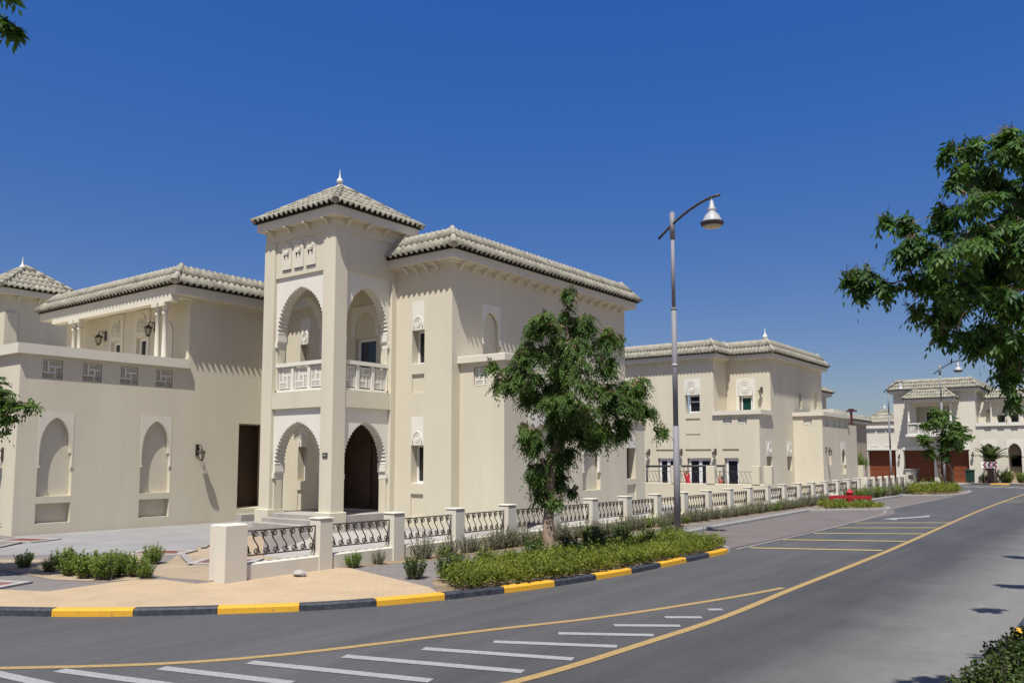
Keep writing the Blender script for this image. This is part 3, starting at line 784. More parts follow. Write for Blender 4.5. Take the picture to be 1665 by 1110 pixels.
w.wall(F, rect(-10.92, -3.0, 0, 4.5), [([(c - h / 2, .05), (c + h / 2, .05)] + arc(c, h, 2.4, 3.12, 8)[::-1], .9, False) for c, h in arcs] +
       [(rect(a, a + .46, 4.04, 4.42), .12, True) for a in (-10.36, -9.46, -8.55, -7.6, -6.7, -5.7)])
w.box(-10.9, -3.02, Yf + .95, Yf + 1.45, 0, 4.3)
w.wall(FI, rect(-10.92, -3, 4.3, 6.5), [(rect(a, a + .62, 4.75, 5.46), .15, False) for a in (-9.65, -8.72, -7.78, -6.8, -5.8)])
w.box(-10.91, -3.02, Yf + 1.7, Yf + 9, 4.4, 6.45)
w.build('wall', 'fascia', v3)
for a0, a1 in gar:
    g = MB(); n = 5; hgt = 2.6 / n
    for i in range(n): g.fbox(F, a0 + .005, a1 - .005, .03 + i * hgt, .03 + (i + 1) * hgt - .02, .55, .62)
    g.fbox(F, a0 + .006, a1 - .006, .03, 2.62, .6, .66); g.fbox(F, (a0 + a1) / 2 + .1, (a0 + a1) / 2 + .24, .95, .98, .53, .549)
    g.build('garage_door', 'garage', v3)
    l = MB(); l.fbox(F, a0 - .08, a1 + .08, 2.66, 2.94, -.05, .02); l.fbox(F, a0 + .25, a0 + .9, 2.98, 3.05, -.07, .01); l.fbox(F, a1 - .9, a1 - .25, 2.98, 3.05, -.07, .01); l.build('garage_lintel', 'white', v3)
for a in (-9.65, -8.72, -7.78, -6.8, -5.8): window(v3, FI, a, a + .62, 4.75, 5.46, .1, .06)
for c, h in arcs:
    m = MB(); m.extr(F, [(c - .58, 2.1), (c - .47, 2.1)] + arc(c, .94, 2.4, 3.13, 8) + [(c + .47, 2.1), (c + .58, 2.1), (c + .58, 3.34), (c - .58, 3.34)], -.04, .05); m.build('arch_frame', 'white', v3)
window(v3, Fac('Y', Yf + .86), -8.72, -8.0, 1.3, 2.2, 0, .06, glass='wood', frame='wood')
m = MB()
for c, h in arcs: m.fbox(F, c - h / 2 + .003, c + h / 2 - .003, .05, 3.1, .90, .94)
m.build('arch_back_wall', 'shadewall', v3)  # brown colour stands for the shade inside the arches
cp = MB(); cp.box(-19.9, -17.03, Yf - .12, Yf + .2, 4.5, 4.72); cp.box(-10.915, -2.9, Yf - .12, Yf + .2, 4.5, 4.76); cp.box(-19.9, -19.6, Yf + .2, Yf + 12, 4.5, 4.72); cp.build('parapet_coping', 'white', v3)
for a in (-10.35, -9.45, -8.54, -7.59):
    b = MB(); lattice_block(b, F, a, a + .44, 4.05, 4.41, .05, cell=.07); b.build('lattice_screen', 'white', v3)
for a in (-19.29, -18.39, -17.74):
    b = MB(); lattice_block(b, F, a, a + .72, 4.03, 4.35, .05, cell=.07); b.build('lattice_screen', 'white', v3)
roof(v3, [(-17.45, Yf - .45), (-10.5, Yf - .45), (-10.5, Yf + 10), (-17.45, Yf + 10)], 7.6, .75, .85, res=4, courses=3)
roof(v3, [(-10.49, Yf + .9), (-2.6, Yf + .9), (-2.6, Yf + 8), (-10.49, Yf + 8)], 6.72, .7, .75, res=4, courses=3, skip=(3,))
roof(v3, [(-16.0, Yf - 1.75), (-12.05, Yf - 1.75), (-12.05, Yf + .4), (-16.0, Yf + .4)], 6.76, .85, .75, res=4, courses=3, coping=False)
b = MB(); b.box(-15.85, -12.25, Yf - 1.45, Yf - .002, 3.72, 3.92); b.build('balcony_slab', 'white', v3)
FBal = Fac('Y', Yf - 1.35)
balcony_rail(v3, FBal, -15.7, -12.4, 3.92, 4.82, 4, .0)
for x in (-15.6, -12.5):
    c = MB(); c.lathe([(.10, 4.82), (.10, 5.0), (.075, 5.05), (.065, 6.2), (.1, 6.24), (.1, 6.45)], (x, Yf - 1.28, 0), 10); c.build('balcony_column', 'white', v3)
window(v3, Fac('Y', Yf + 1.2), -14.8, -13.0, 3.95, 5.9, -.06, .08, mull=(-13.9,))
for (x, z) in ((-19.5, 2.15), (-16.7, 2.15), (-11.25, 2.3)): make_lantern(v3, (x, Yf, z), 0)
c = MB(); c.lathe([(.09, 4.5), (.07, 4.6), (.06, 6.2), (.1, 6.3), (.1, 6.45)], (-10.0, Yf + 1.2, 0), 10); c.build('terrace_column', 'white', v3)
make_lantern(v3, (-10.2, Yf + 1.5, 5.7), 0)

# small roofs far behind
v4 = thing('villa', 'distant villa whose small hipped roof with finial shows above the garage parapet', 'house', (-22.9, 98, 0))
w = MB(); w.box(-24.6, -21.2, 96.5, 100, 0, 5.55); w.box(-21, -18, 100, 104, 0, 6.6); w.build('wall', 'white', v4)
roof(v4, [(-25.1, 96), (-20.7, 96), (-20.7, 100.4), (-25.1, 100.4)], 5.78, 2.19, 1.5, res=4, courses=4, coping=False)
roof(v4, [(-21.5, 99.6), (-17.6, 99.6), (-17.6, 104.4), (-21.5, 104.4)], 6.85, 1.9, 1.2, res=4, courses=4, coping=False)
f = MB(); finial_mb(f, -22.9, 98.2, 7.2, .9); finial_mb(f, -19.55, 101.5, 8.0, .9); f.build('finial', 'white', v4)
v5 = thing('villa', 'shaded house wall with a shallow roof glimpsed between the middle villa and the garages', 'house', (-20, 66, 0))
w = MB(); w.box(-23, -17.35, 60, 68.5, 0, 4.5); w.build('wall', 'shadewall', v5)  # wall shade is in the colour
roof(v5, [(-23.3, 59.7), (-17.05, 59.7), (-17.05, 68.8), (-23.3, 68.8)], 4.75, .6, .4, res=4)

# ================================================================== GROUND, ROAD, KERBS
def sheet(name, loop, z, mt, kind='structure'):
    m = MB(); m.poly([(x, y, z) for x, y in loop]) if False else m.tess([loop], lambda a, b: (a, b, z))
    o = m.build(name, mt); return tag(o, kind=kind)

sheet('ground', [(-900, -400), (900, -400), (900, 1600), (-900, 1600)], -.06, 'sand')
sheet('road', [(-60, -10), (40, -10), (40, 75.2), (-60, 75.2)], 0, 'asphalt')

def smooth(pts, n=4):
    P = [Vector(p) for p in pts]; out = []
    for i in range(len(P) - 1):
        p0, p1, p2, p3 = P[max(i - 1, 0)], P[i], P[i + 1], P[min(i + 2, len(P) - 1)]
        for k in range(n):
            t = k / n
            out.append(tuple(.5 * ((2 * p1) + (p2 - p0) * t + (2 * p0 - 5 * p1 + 4 * p2 - p3) * t * t + (3 * p1 - p0 - 3 * p2 + p3) * t ** 3)))
    return out + [tuple(P[-1])]

def resample(pts, step):
    P = [Vector(p) for p in pts]; out = [P[0]]; acc = 0
    for i in range(len(P) - 1):
        a, b = P[i], P[i + 1]; L = (b - a).length; t = step - acc
        while t <= L: out.append(a.lerp(b, t / L)); t += step
        acc = (acc + L) % step
    return out

def stripe(mb, pts, w, z, m=0):
    P = [Vector(p) for p in pts]; L = []; Rr = []
    for i, p in enumerate(P):
        t = (P[min(i + 1, len(P) - 1)] - P[max(i - 1, 0)]).normalized(); n = Vector((-t.y, t.x))
        L.append(p + n * w / 2); Rr.append(p - n * w / 2)
    for i in range(len(P) - 1): mb.poly([(*Rr[i], z), (*Rr[i + 1], z), (*L[i + 1], z), (*L[i], z)], m)

def kerb(name, pts, mats, seglen, z1=.088, w=.15, start=0, paint=True):
    """kerb stones laid end to end, road side on the right of the line"""
    m = MB(); P = resample(pts, seglen / 5); per = 5; gap = .004
    k = 0; i = 0
    while i + 1 < len(P):
        seg = P[i:i + per + 1]
        if len(seg) < 2: break
        rows = []
        for q, p in enumerate(seg):
            t = (P[min(i + q + 1, len(P) - 1)] - P[max(i + q - 1, 0)]).normalized(); n = Vector((-t.y, t.x))
            if q == 0: p = p + t * gap
            if q == len(seg) - 1: p = p - t * gap
            rows.append([(*(p), -.05), (*(p + n * .008), z1 - .02), (*(p + n * .03), z1), (*(p + n * w), z1), (*(p + n * w), -.05)])
        b = len(m.v); mi = (k + start) % 2 if paint else 0
        for r_ in rows: m.v += r_
        for q in range(len(rows) - 1):
            for c in range(4): m.face((b + q * 5 + c, b + (q + 1) * 5 + c, b + (q + 1) * 5 + c + 1, b + q * 5 + c + 1), mi)
        m.face([b + c for c in range(5)][::-1], mi); m.face([b + (len(rows) - 1) * 5 + c for c in range(5)], mi)
        i += per; k += 1
    return tag(m.build(name, mats), kind='structure')

K1 = smooth([(-40, 3.2), (-30, 3.25), (-22, 3.3), (-17, 3.4), (-14, 3.68), (-12.3, 4.15), (-11.2, 4.70), (-10.2, 5.40), (-9.25, 6.33), (-8.40, 7.35), (-7.75, 8.75), (-7.28, 10.4), (-7.02, 12.4), (-6.95, 14.4), (-6.93, 16.1), (-6.98, 16.7)], 6)
K2 = smooth([(-6.98, 16.72), (-7.15, 17.05), (-7.6, 17.3), (-8.4, 17.9), (-9.1, 18.7), (-9.45, 20.0)], 5) + [(-9.6, 22), (-9.85, 28), (-10.0, 31.3), (-9.55, 31.5), (-8.2, 33.2), (-7.85, 33.9), (-7.9, 34.4), (-8.6, 35.6), (-10.1, 37.2), (-10.15, 46.3), (-9.8, 46.9), (-8.3, 48.6), (-8.0, 50.5), (-8.05, 52.5)] + smooth([(-8.05, 52.6), (-8.4, 55.5), (-9.6, 58), (-12.0, 60), (-16, 61), (-40, 61.2)], 5)
kerb('kerb_painted', K1[::-1][::-1], ['kyel', 'kblk'], .985, start=0)
kerb('kerb_grey', K2, ['concrete'], .9, z1=.085, paint=False)
inner = [tuple(Vector(p)) for p in K1[:-1]] + K2
def off_line(pts, d):
    P = [Vector(p) for p in pts]; out = []
    for i, p in enumerate(P):
        t = (P[min(i + 1, len(P) - 1)] - P[max(i - 1, 0)]).normalized(); out.append(tuple(p + Vector((-t.y, t.x)) * d))
    return out
blk = off_line(inner, .12)
sheet('pavement', blk + [(-40, 61.2), (-70, 61), (-70, 3.3)], G, 'grey')

# beige corner paving
cor = off_line([p for p in K1 if p[0] > -21 and p[1] < 9.0], .13)
sheet('corner_paving', cor + [(-8.35, 9.12), (-9.1, 9.35), (-10.9, 9.9), (-11.2, 9.6), (-11.3, 7.3), (-12.1, 7.25), (-12.45, 6.95), (-12.3, 5.65), (-13.2, 5.25), (-15, 5.2), (-21, 5.2)], G + .004, 'beige')
# sandy strip at the foot of the fence, garden sand behind it
sheet('fence_strip', [(-10.45, 11.6), (-10.42, 32), (-10.9, 34), (-10.95, 52), (-11.4, 52), (-11.4, 10.1), (-10.9, 10.0)], G + .004, 'soil')
sheet('garden_ground', [(-11.4, 10.1), (-11.4, 58), (-16, 58), (-16, 27.4), (-14.5, 27.4), (-14.5, 17), (-16.3, 16.7), (-16.3, 13.9), (-13.5, 10.1)], G + .003, 'ltconc')
sheet('garden_sand', [(-11.4, 7.6), (-11.4, 10.1), (-13.5, 10.1), (-16.8, 12.6), (-18.6, 12.4), (-14.2, 8.6), (-13.2, 7.5), (-12.2, 7.4)], G + .002, 'sand')
sheet('villa_apron', [(-16.2, 15.6), (-14.0, 16.0), (-12.5, 16.2), (-12.4, 18.6), (-14.3, 18.8), (-14.3, 27.5), (-16, 27.5), (-16.4, 16.7)], G + .007, 'concrete')
# driveway
sheet('driveway', [(-19.7, 8.7), (-21.6, 9.0), (-21.6, 15.2), (-19.7, 16.4), (-19.3, 14.0), (-18.2, 12.4), (-15.7, 10.1), (-15.3, 9.6), (-16.5, 8.0), (-18.2, 6.6)], G + .005, 'drive')
dk = MB()
for p in ([(-18.1, 12.4), (-15.6, 10.2)], [(-15.4, 9.55), (-13.3, 8.5)], [(-19.9, 8.55), (-17.9, 6.5)]):
    stripe(dk, p, .12, G + .03); a, b_ = Vector(p[0]), Vector(p[1])
tag(dk.build('driveway_edging', 'concrete'), kind='structure')
sheet('sand_bed', [(-15.9, 7.55), (-17.6, 6.4), (-16.1, 6.2), (-14.6, 6.25), (-13.4, 6.22), (-12.6, 6.6), (-12.3, 7.2), (-13.3, 7.6), (-15.4, 9.3)], G + .006, 'sand')
sheet('tree_bed_soil', off_line([p for p in K1 if p[1] > 8.6], .14) + [(-7.3, 17.0), (-8.2, 17.5), (-9.0, 18.3), (-9.25, 18.2), (-9.15, 14), (-9.1, 10.6), (-8.75, 9.6)], G + .004, 'soil')
sheet('planter_soil', [(-9.5, 31.75), (-8.1, 33.5), (-8.0, 34.2), (-8.7, 35.3), (-10.4, 36.7), (-10.6, 33)], G + .004, 'soil')
sheet('planter_soil', [(-9.7, 47.2), (-8.5, 48.7), (-8.2, 50.5), (-8.3, 52.5), (-9.5, 56.5), (-10.8, 54), (-10.4, 48)], G + .006, 'soil')
# parking bay
sheet('parking_bay', [(-7.25, 17.25), (-7.15, 31.5), (-7.8, 34.2), (-8.0, 35), (-8.1, 48.3), (-9.8, 46.7), (-10.1, 46.2), (-10.1, 37.2), (-8.5, 35.4), (-7.85, 34.1), (-8.3, 33), (-9.6, 31.3), (-10.0, 31.2), (-9.6, 22), (-9.42, 20.0), (-9.0, 18.6), (-8.3, 17.8)], .006, 'bay')
# near pavement on the right
rk = [(-1.25, 60), (-1.25, 30), (-1.28, 10), (-1.22, 5.0), (-1.0, 2.5), (-.2, -1.0), (.8, -4)]
kerb('kerb_right', smooth(rk[::-1], 6)[::-1], ['kyel', 'kblk'], .985, start=0)
sheet('near_pavement', off_line(smooth(rk, 6), .12) + [(20, -4), (20, 60)], G, 'beige')
# far side of the cross street
kerb('kerb_far', [(3, 72.2), (-6.2, 72.2), (-10.9, 72.3)][::-1][::-1][::-1], ['kblk', 'kyel'], 1.25)
sheet('far_pavement', [(-10.9, 72.3), (3, 72.2), (3, 80), (-10.9, 80)], G, 'sand')
sheet('garage_forecourt', [(-40, 66), (-11.4, 66), (-10.95, 72.3), (-10.95, 76.2), (-40, 76.2)], .03, 'drive')

# markings
mk = MB()
stripe(mk, smooth([(-14.5, -.6), (-12.2, .9), (-10.2, 2.2), (-8.49, 3.51), (-7.06, 5.05), (-6.0, 7.55), (-5.33, 9.15), (-4.72, 11.3), (-4.45, 12.6)], 6), .10, .004, 0)
stripe(mk, smooth([(-5.0, 4.2), (-4.46, 5.9), (-4.28, 8.2), (-4.22, 10), (-4.3, 12.5), (-4.36, 15.5), (-4.47, 19.4), (-4.7, 24.8), (-4.97, 31), (-5.2, 37.5), (-5.4, 45), (-5.56, 54), (-5.62, 60)], 6), .11, .0045, 0)
for a, b_ in (((-6.98, 17.75), (-4.56, 18.9)), ((-7.15, 19.95), (-4.62, 21.3)), ((-7.0, 22.2), (-4.7, 23.7)), ((-7.05, 24.3), (-4.82, 26.0)), ((-7.14, 26.5), (-4.86, 28.3))): stripe(mk, [a, b_], .12, .009, 1)
for a, b_ in (((-10.4, 1.4), (-9.5, 2.0)), ((-9.7, 2.35), (-8.4, 2.5)), ((-8.38, 3.40), (-7.45, 3.52)), ((-7.98, 3.80), (-6.72, 4.12)), ((-7.32, 4.40), (-5.95, 4.78)), ((-6.86, 5.02), (-5.05, 5.55)), ((-6.34, 5.72), (-4.60, 6.28)), ((-5.95, 6.42), (-4.50, 6.95)), ((-5.58, 7.1), (-4.44, 7.68)), ((-5.28, 7.86), (-4.40, 8.4)), ((-5.02, 8.62), (-4.40, 9.05)), ((-4.78, 9.42), (-4.42, 9.68)), ((-4.58, 10.22), (-4.44, 10.34))): stripe(mk, [a, b_], .13, .0048, 2)
stripe(mk, smooth([(-7.08, 17.25), (-7.15, 24), (-7.5, 31.2), (-8.0, 35), (-8.05, 48.5)], 4), .10, .0095, 3)
ar = [(-6.93, 28.75), (-6.42, 28.45), (-6.5, 29.0), (-5.9, 30.6), (-6.05, 31.6), (-6.25, 30.6), (-6.75, 29.3)]
mk.tess([ar], lambda a, b: (a, b, .0093), 2)
for i in range(8): stripe(mk, [(-10.9 + i * .8, 64.5), (-10.5 + i * .8, 68.0)], .2, .005, 4)
for y in (43, 44.5, 46): stripe(mk, [(-5.35, y), (-3.2, y + .5)], .1, .005, 1)
tag(mk.build('road_markings', ['yline', 'yline2', 'wline', 'edge', 'ltconc']), kind='structure')

# ================================================================== GARDEN FENCE
fen = thing('garden_fence', 'long low cream garden wall with square piers and scrolled wrought iron panels along the pavement', 'fence', (-11.13, 9.5, G))
XF0, XF1 = -11.27, -11.0
def scroll_panel():
    m = MB(); w, h = 1.44, .37; y = 0
    for z in (0, h): m.tube([(0, 0, z), (0, w, z)], .014, 4, 0, False)
    for t in (0.005, w - .005): m.tube([(0, t, -.06), (0, t, h)], .010, 4, 0, False)
    n = 8; st = w / n
    def spiral(cy, cz, a0, sg, r0=.042, turns=1.3, k=11):
        return [(0, cy + sg * (r0 * (1 - .75 * i / k)) * math.cos(a0 + turns * 2 * PI * i / k), cz + (r0 * (1 - .75 * i / k)) * math.sin(a0 + turns * 2 * PI * i / k)) for i in range(k + 1)]
    for i in range(n):
        c = (i + .5) * st
        top = spiral(c - .008, h - .062, PI, 1, .05, -1.3)      # upper scroll curls to the right of the leaning bar
        bot = spiral(c + .008, .062, 0, 1, .05, -1.3)
        mid = [(0, c - .048, h * .68), (0, c, h * .5), (0, c + .048, h * .32)]
        m.tube(top[::-1] + mid + bot, .0108, 4, 0, True, False)
        m.tube(spiral(c - .072, h - .04, 0, 1, .022, 1.1, 8)[::-1] + [(0, c - .034, h * .66)], .007, 4, 0, True, False)
        m.tube(spiral(c + .072, .04, PI, 1, .022, 1.1, 8)[::-1] + [(0, c + .034, h * .34)], .007, 4, 0, True, False)
    return m
posts = [9.36 + 1.71 * i for i in range(20)]
PR = None; PP = None
low = MB()
for i, y in enumerate(posts):
    dz = max(0, (y - 24) * .0035)
    if PR is None:
        m = MB(); m.bbox(0, .27, 0, .27, -.1, .835, .018); m.bbox(-.012, .282, -.012, .282, .836, .858, .01)
        PR = m.build('pier', 'fascia'); PR.parent = fen; PR.matrix_parent_inverse = Matrix.Translation(ORIG[fen.name]).inverted(); PR.location = (XF0, y, G + dz)
    else: clone(PR, fen, (XF0, y, G + dz))
    y0 = y + .27; y1 = y + 1.71
    if i < 19:
        if PP is None:
            PP = scroll_panel().build('railing_panel', 'iron'); PP.parent = fen; PP.matrix_parent_inverse = PR.matrix_parent_inverse; PP.location = (-11.12, y0, .43)
        else: clone(PP, fen, (-11.12, y0, .43 + dz))
        low.bbox(-11.24, -11.03, y0 - .02, y1 + .02, .02, .315 + dz, .012)
clone(PP, fen, (-11.12, 7.92, .43))
low.bbox(-11.24, -11.02, 7.93, 9.38, .02, .315, .012)
low.build('base_wall', 'fascia', fen)
e = MB(); e.bbox(-11.23, -10.97, 7.55, 7.93, .05, .93, .02); e.bbox(-11.56, -11.255, 7.68, 7.90, .05, .905, .02); e.build('gate_pier', 'fascia', fen)
# plain far stretch of fence
fen2 = thing('garden_fence', 'short far stretch of fence with thin white posts and plain bars before the service cabinet', 'fence', (-11.2, 46, G))
m = MB()
for i in range(7):
    y = 43.3 + i * 1.35; c = MB(); c.bbox(-11.2, -11.02, y, y + .18, .0, 1.02, .015); c.build('pier', 'fascia', fen2)
    if i < 6:
        for k in range(9): m.tube([(-11.11, y + .25 + k * .13, .3), (-11.11, y + .25 + k * .13, .9)], .012, 4)
        for z in (.32, .88): m.tube([(-11.11, y + .15, z), (-11.11, y + 1.36, z)], .015, 4)
m.build('railing', 'iron', fen2)
l = MB(); l.bbox(-11.19, -11.04, 41.9, 52.4, .0, .28); l.build('base_wall', 'fascia', fen2)

# dividing wall between the two gardens
gw = thing('garden_wall', 'plain cream dividing wall with square posts and pale scroll railings in front of the terrace doors', 'wall', (-14, 31, G))
m = MB(); m.bbox(-19, -11.4, 31, 31.2, 0, .95); m.build('base_wall', 'plaster', gw)
px = [-17.1, -15.35, -13.85, -12.02, -11.55]
for x in px: c = MB(); c.bbox(x, x + .34 if x < -12.1 else x + .30, 30.98, 31.22, .951, 1.64); c.build('pier', 'plaster', gw)
for a, b_ in ((-17.1, -15.35), (-15.35, -13.85), (-13.85, -12.02)):
    m = MB(); w = b_ - a - .34; x0 = a + .34
    for z in (1.0, 1.42): m.tube([(x0, 31.1, z), (x0 + w, 31.1, z)], .012, 4)
    n = int(w / .15)
    for i in range(n):
        x = x0 + (i + .5) * w / n
        m.tube([(x - .05, 31.1, 1.40), (x - .07, 31.1, 1.34), (x + .0, 31.1, 1.26), (x, 31.1, 1.18), (x + .07, 31.1, 1.08), (x + .04, 31.1, 1.02)], .008, 4)
    m.build('railing_panel', 'iron', gw)

# ================================================================== STREET LAMPS
def make_lamp():
    t = thing('street_lamp', 'tall grey street lamp with bell shade standing in the near planting bed beside the tree', 'street lamp', (0, 0, 0), 'street lamps with bell shades')
    m = MB(); m.tube([(0, 0, 0), (0, 0, 2.6)], .074, 14); m.tube([(0, 0, 2.6), (0, 0, 5.4)], .062, 14); m.tube([(0, 0, 5.4), (0, 0, 7.2)], .046, 14)
    m.tube([(0, 0, 5.38), (0, 0, 5.43)], .068, 14); m.tube([(0, 0, 4.02), (0, 0, 4.08)], .068, 14, 1)
    m.lathe([(.19, 0), (.19, .03), (.10, .05)], (0, 0, 0), 14)
    m.build('pole', ['steel', 'steellt'], t)
    s = MB(); s.tube([(0, 0, 7.12), (0, 0, 7.75)], .062, 14); s.lathe([(.045, 7.75), (.035, 7.79)], (0, 0, 0), 12); s.build('pole_sleeve', 'steel', t)
    a = MB(); pts = []
    for i in range(15):
        u = i / 14; x = -.36 + 1.60 * u
        pts.append((x, -.02, 7.17 + .80 * (1 - (1 - u) ** 1.75)))
    a.tube(pts, .034, 8); a.build('arm', 'steeldk', t)
    d = MB(); dz_ = -.12; d.tube([(1.03, -.02, 8.08), (1.03, -.02, 7.95)], .025, 8); d.lathe([(.03, 7.99), (.06, 7.93), (.075, 7.82), (.11, 7.80), (.115, 7.76), (.105, 7.74), (.105, 7.68), (.16, 7.66), (.205, 7.60), (.25, 7.50), (.30, 7.465)], (1.03, -.02, 0), 22)
    for k_, q_ in enumerate(d.v): d.v[k_] = (1.03 + (q_[0] - 1.03) * .88, -.02 + (q_[1] + .02) * .88, q_[2] + dz_)
    d.build('lamp_shade', 'steellt', t)
    g = MB(); g.lathe([(.31, 7.468), (.315, 7.45), (.285, 7.40), (.26, 7.38)], (1.03, -.02, 0), 22); g.v = [(1.03 + (x - 1.03) * .88, -.02 + (y + .02) * .88, z + dz_) for x, y, z in g.v]; g.build('shade_rim', 'steeldk', t)
    l = MB(); l.lathe([(.25, 7.382), (.22, 7.345), (.10, 7.325), (.01, 7.32)], (1.03, -.02, 0), 20); l.v = [(1.03 + (x - 1.03) * .88, -.02 + (y + .02) * .88, z + dz_) for x, y, z in l.v]; l.build('lens', 'lens', t)
    return t
lamp = make_lamp(); lamp.location = (-8.93, 18.32, G)
dup(lamp, (-10.3, 58.6, G), R(8), 1, 'grey street lamp behind the small tree in front of the garage doors')
dup(lamp, (-16.55, 72.3, G), R(-12), 1, 'most distant grey street lamp, in front of the left garage door')

# ================================================================== SMALL STREET FURNITURE
hy = thing('fire_hydrant', 'red hydrant with stepped cap rising behind the red guard rail', 'hydrant', (-9.75, 35.6, G))
HX, HY, HZ = -9.75, 35.62, -.26
m = MB(); m.lathe([(.17, .30), (.17, .38), (.13, .40), (.13, .58), (.21, .60), (.21, .66), (.13, .68), (.125, .78), (.17, .80), (.15, .84), (.09, .86), (.085, .92), (.04, .93), (.035, .97), (.01, .98)], (HX, HY, HZ), 14); m.tube([(HX, HY, .05), (HX, HY, .3)], .13, 12); m.build('body', 'red', hy)
m = MB(); m.tube([(HX - .27, HY, .38), (HX + .27, HY, .38)], .06, 8); m.build('outlet', 'red', hy)
gr = thing('guard_rail', 'low red steel guard rail on short legs in the small planter', 'guard rail', (-9.6, 35.1, G))
m = MB(); a, b_ = Vector((-10.35, 34.9)), Vector((-8.86, 35.35)); t = (b_ - a).normalized(); nn = Vector((-t.y, t.x))
def obox(m, a, b, w, z0, z1, mi=0):
    t = (b - a).normalized(); n = Vector((-t.y, t.x)) * w / 2; c = [a - n, b - n, b + n, a + n]; k = len(m.v)
    m.v += [(*p, z0) for p in c] + [(*p, z1) for p in c]
    for q in ((0, 3, 2, 1), (4, 5, 6, 7), (0, 1, 5, 4), (1, 2, 6, 5), (2, 3, 7, 6), (3, 0, 4, 7)): m.face([k + i for i in q], mi)
obox(m, a, b_, .16, .33, .45); m.build('rail', 'red', gr)
for f_ in (.06, .5, .94):
    m = MB(); p = a.lerp(b_, f_); obox(m, p - t * .07, p + t * .07, .14, .05, .329); m.build('leg', 'red', gr)

sg = thing('road_sign', 'white and red chevron board pointing left beneath the palm', 'sign', (-9.75, 72.9, G))
m = MB(); x0, x1, z0, z1, y = -10.28, -9.2, 1.22, 1.70, 72.9
m.box(x0, x1, y, y + .03, z0, z1, 0)
for k in range(3):
    c = x0 + .10 + k * .34; h = (z1 - z0) / 2; zm = (z0 + z1) / 2; w = .13
    for sgn in (1, -1):
        m.poly([(c, y - .004, zm), (c + w, y - .004, zm), (c + w + .17, y - .004, zm + sgn * (h - .03)), (c + .17, y - .004, zm + sgn * (h - .03))], 1)
m.build('chevron_board', ['signwhite', 'signred'], sg)
for x in (-10.1, -9.4): m = MB(); m.tube([(x, y + .06, .05), (x, y + .06, z1 - .05)], .03, 8); m.build('post', 'steel', sg)

wb_ = thing('wheelie_bin', 'dark green wheeled rubbish bin beside the right garage door', 'bin', (-11.25, 74.3, .1))
m = MB(); k = [(-11.56, 74.05), (-10.98, 74.05), (-10.98, 74.6), (-11.56, 74.6)]
m.v += [(x * .9 + -11.27 * .1, y_ * .9 + 74.32 * .1, .14) for x, y_ in k] + [(x, y_, 1.0) for x, y_ in k]
for q in ((0, 3, 2, 1), (0, 1, 5, 4), (1, 2, 6, 5), (2, 3, 7, 6), (3, 0, 4, 7), (4, 5, 6, 7)): m.face(q)
m.build('body', 'bin', wb_)
m = MB(); m.bbox(-11.60, -10.94, 74.0, 74.66, 1.005, 1.09, .03); m.build('lid', 'bin', wb_)
for x in (-11.5, -11.1): m = MB(); m.tube([(x, 74.66, .16), (x + .06, 74.66, .16)], .10, 10); m.build('wheel', 'dark', wb_)

cb = thing('utility_cabinet', 'cream masonry service cabinet with grey top at the end of the fence', 'cabinet', (-11.4, 54, G))
m = MB(); m.bbox(-11.55, -10.98, 53.9, 54.5, 0, 1.25); m.build('body', 'cabinet', cb)
m = MB(); m.bbox(-11.6, -10.93, 53.85, 54.55, 1.252, 1.32); m.build('top_slab', 'concrete', cb)
m = MB(); m.box(-11.4, -11.15, 53.885, 53.899, .75, .98); m.build('vent', 'steeldk', cb)
m = MB(); m.box(-10.979, -10.965, 53.98, 54.42, .15, 1.1); m.build('door', 'steeldk', cb)

def manhole(loc, rz, label, sx=.55, sy=.42):
    t = thing('manhole_cover', label, 'manhole', loc); t.rotation_euler = (0, 0, rz)
    m = MB(); m.ring(rect(-sx, sx, -sy, sy), 0, .14, -.02, .02); o = m.build('frame', 'ltconc', None, (0, 0, 0)); o.parent = t
    m = MB(); m.box(-sx + .14, sx - .14, -sy + .14, sy - .14, -.02, .012)
    for i in range(5): m.box(-sx + .2, sx - .2, -sy + .19 + i * .1, -sy + .22 + i * .1, .0122, .018)
    o = m.build('cover', 'cover_red', None, (0, 0, 0)); o.parent = t
manhole((-20.2, 8.78, G + .012), R(20), 'reddish manhole cover in a pale frame close to the left villa corner')
manhole((-15.45, 9.2, G + .014), R(35), 'reddish manhole cover in a pale frame behind the row of shrubs')
manhole((-13.2, 9.1, G + .012), R(35), 'manhole cover half hidden by the gate pier of the fence')
manhole((-13.75, 5.0, G + .012), R(25), 'grey dusty manhole frame in the shade at the left edge of the paving', .8, .6)
st = MB()
for i in range(1):
    st.lathe([(.02, 0), (.085, .015), (.10, .045), (.07, .085), (.02, .10)], (0, 0, 0), 9, 0, False)
for k, q in enumerate(st.v): st.v[k] = (q[0] * (1.3 + .15 * math.sin(k * 3.1)), q[1] * (.9 + .2 * math.cos(k * 5.3)), q[2])
o = st.build('stone', 'ltconc', None, (-10.72, 8.72, G + .004)); tag(o, 'single pale stone lying at the foot of the fence wall', 'stone')

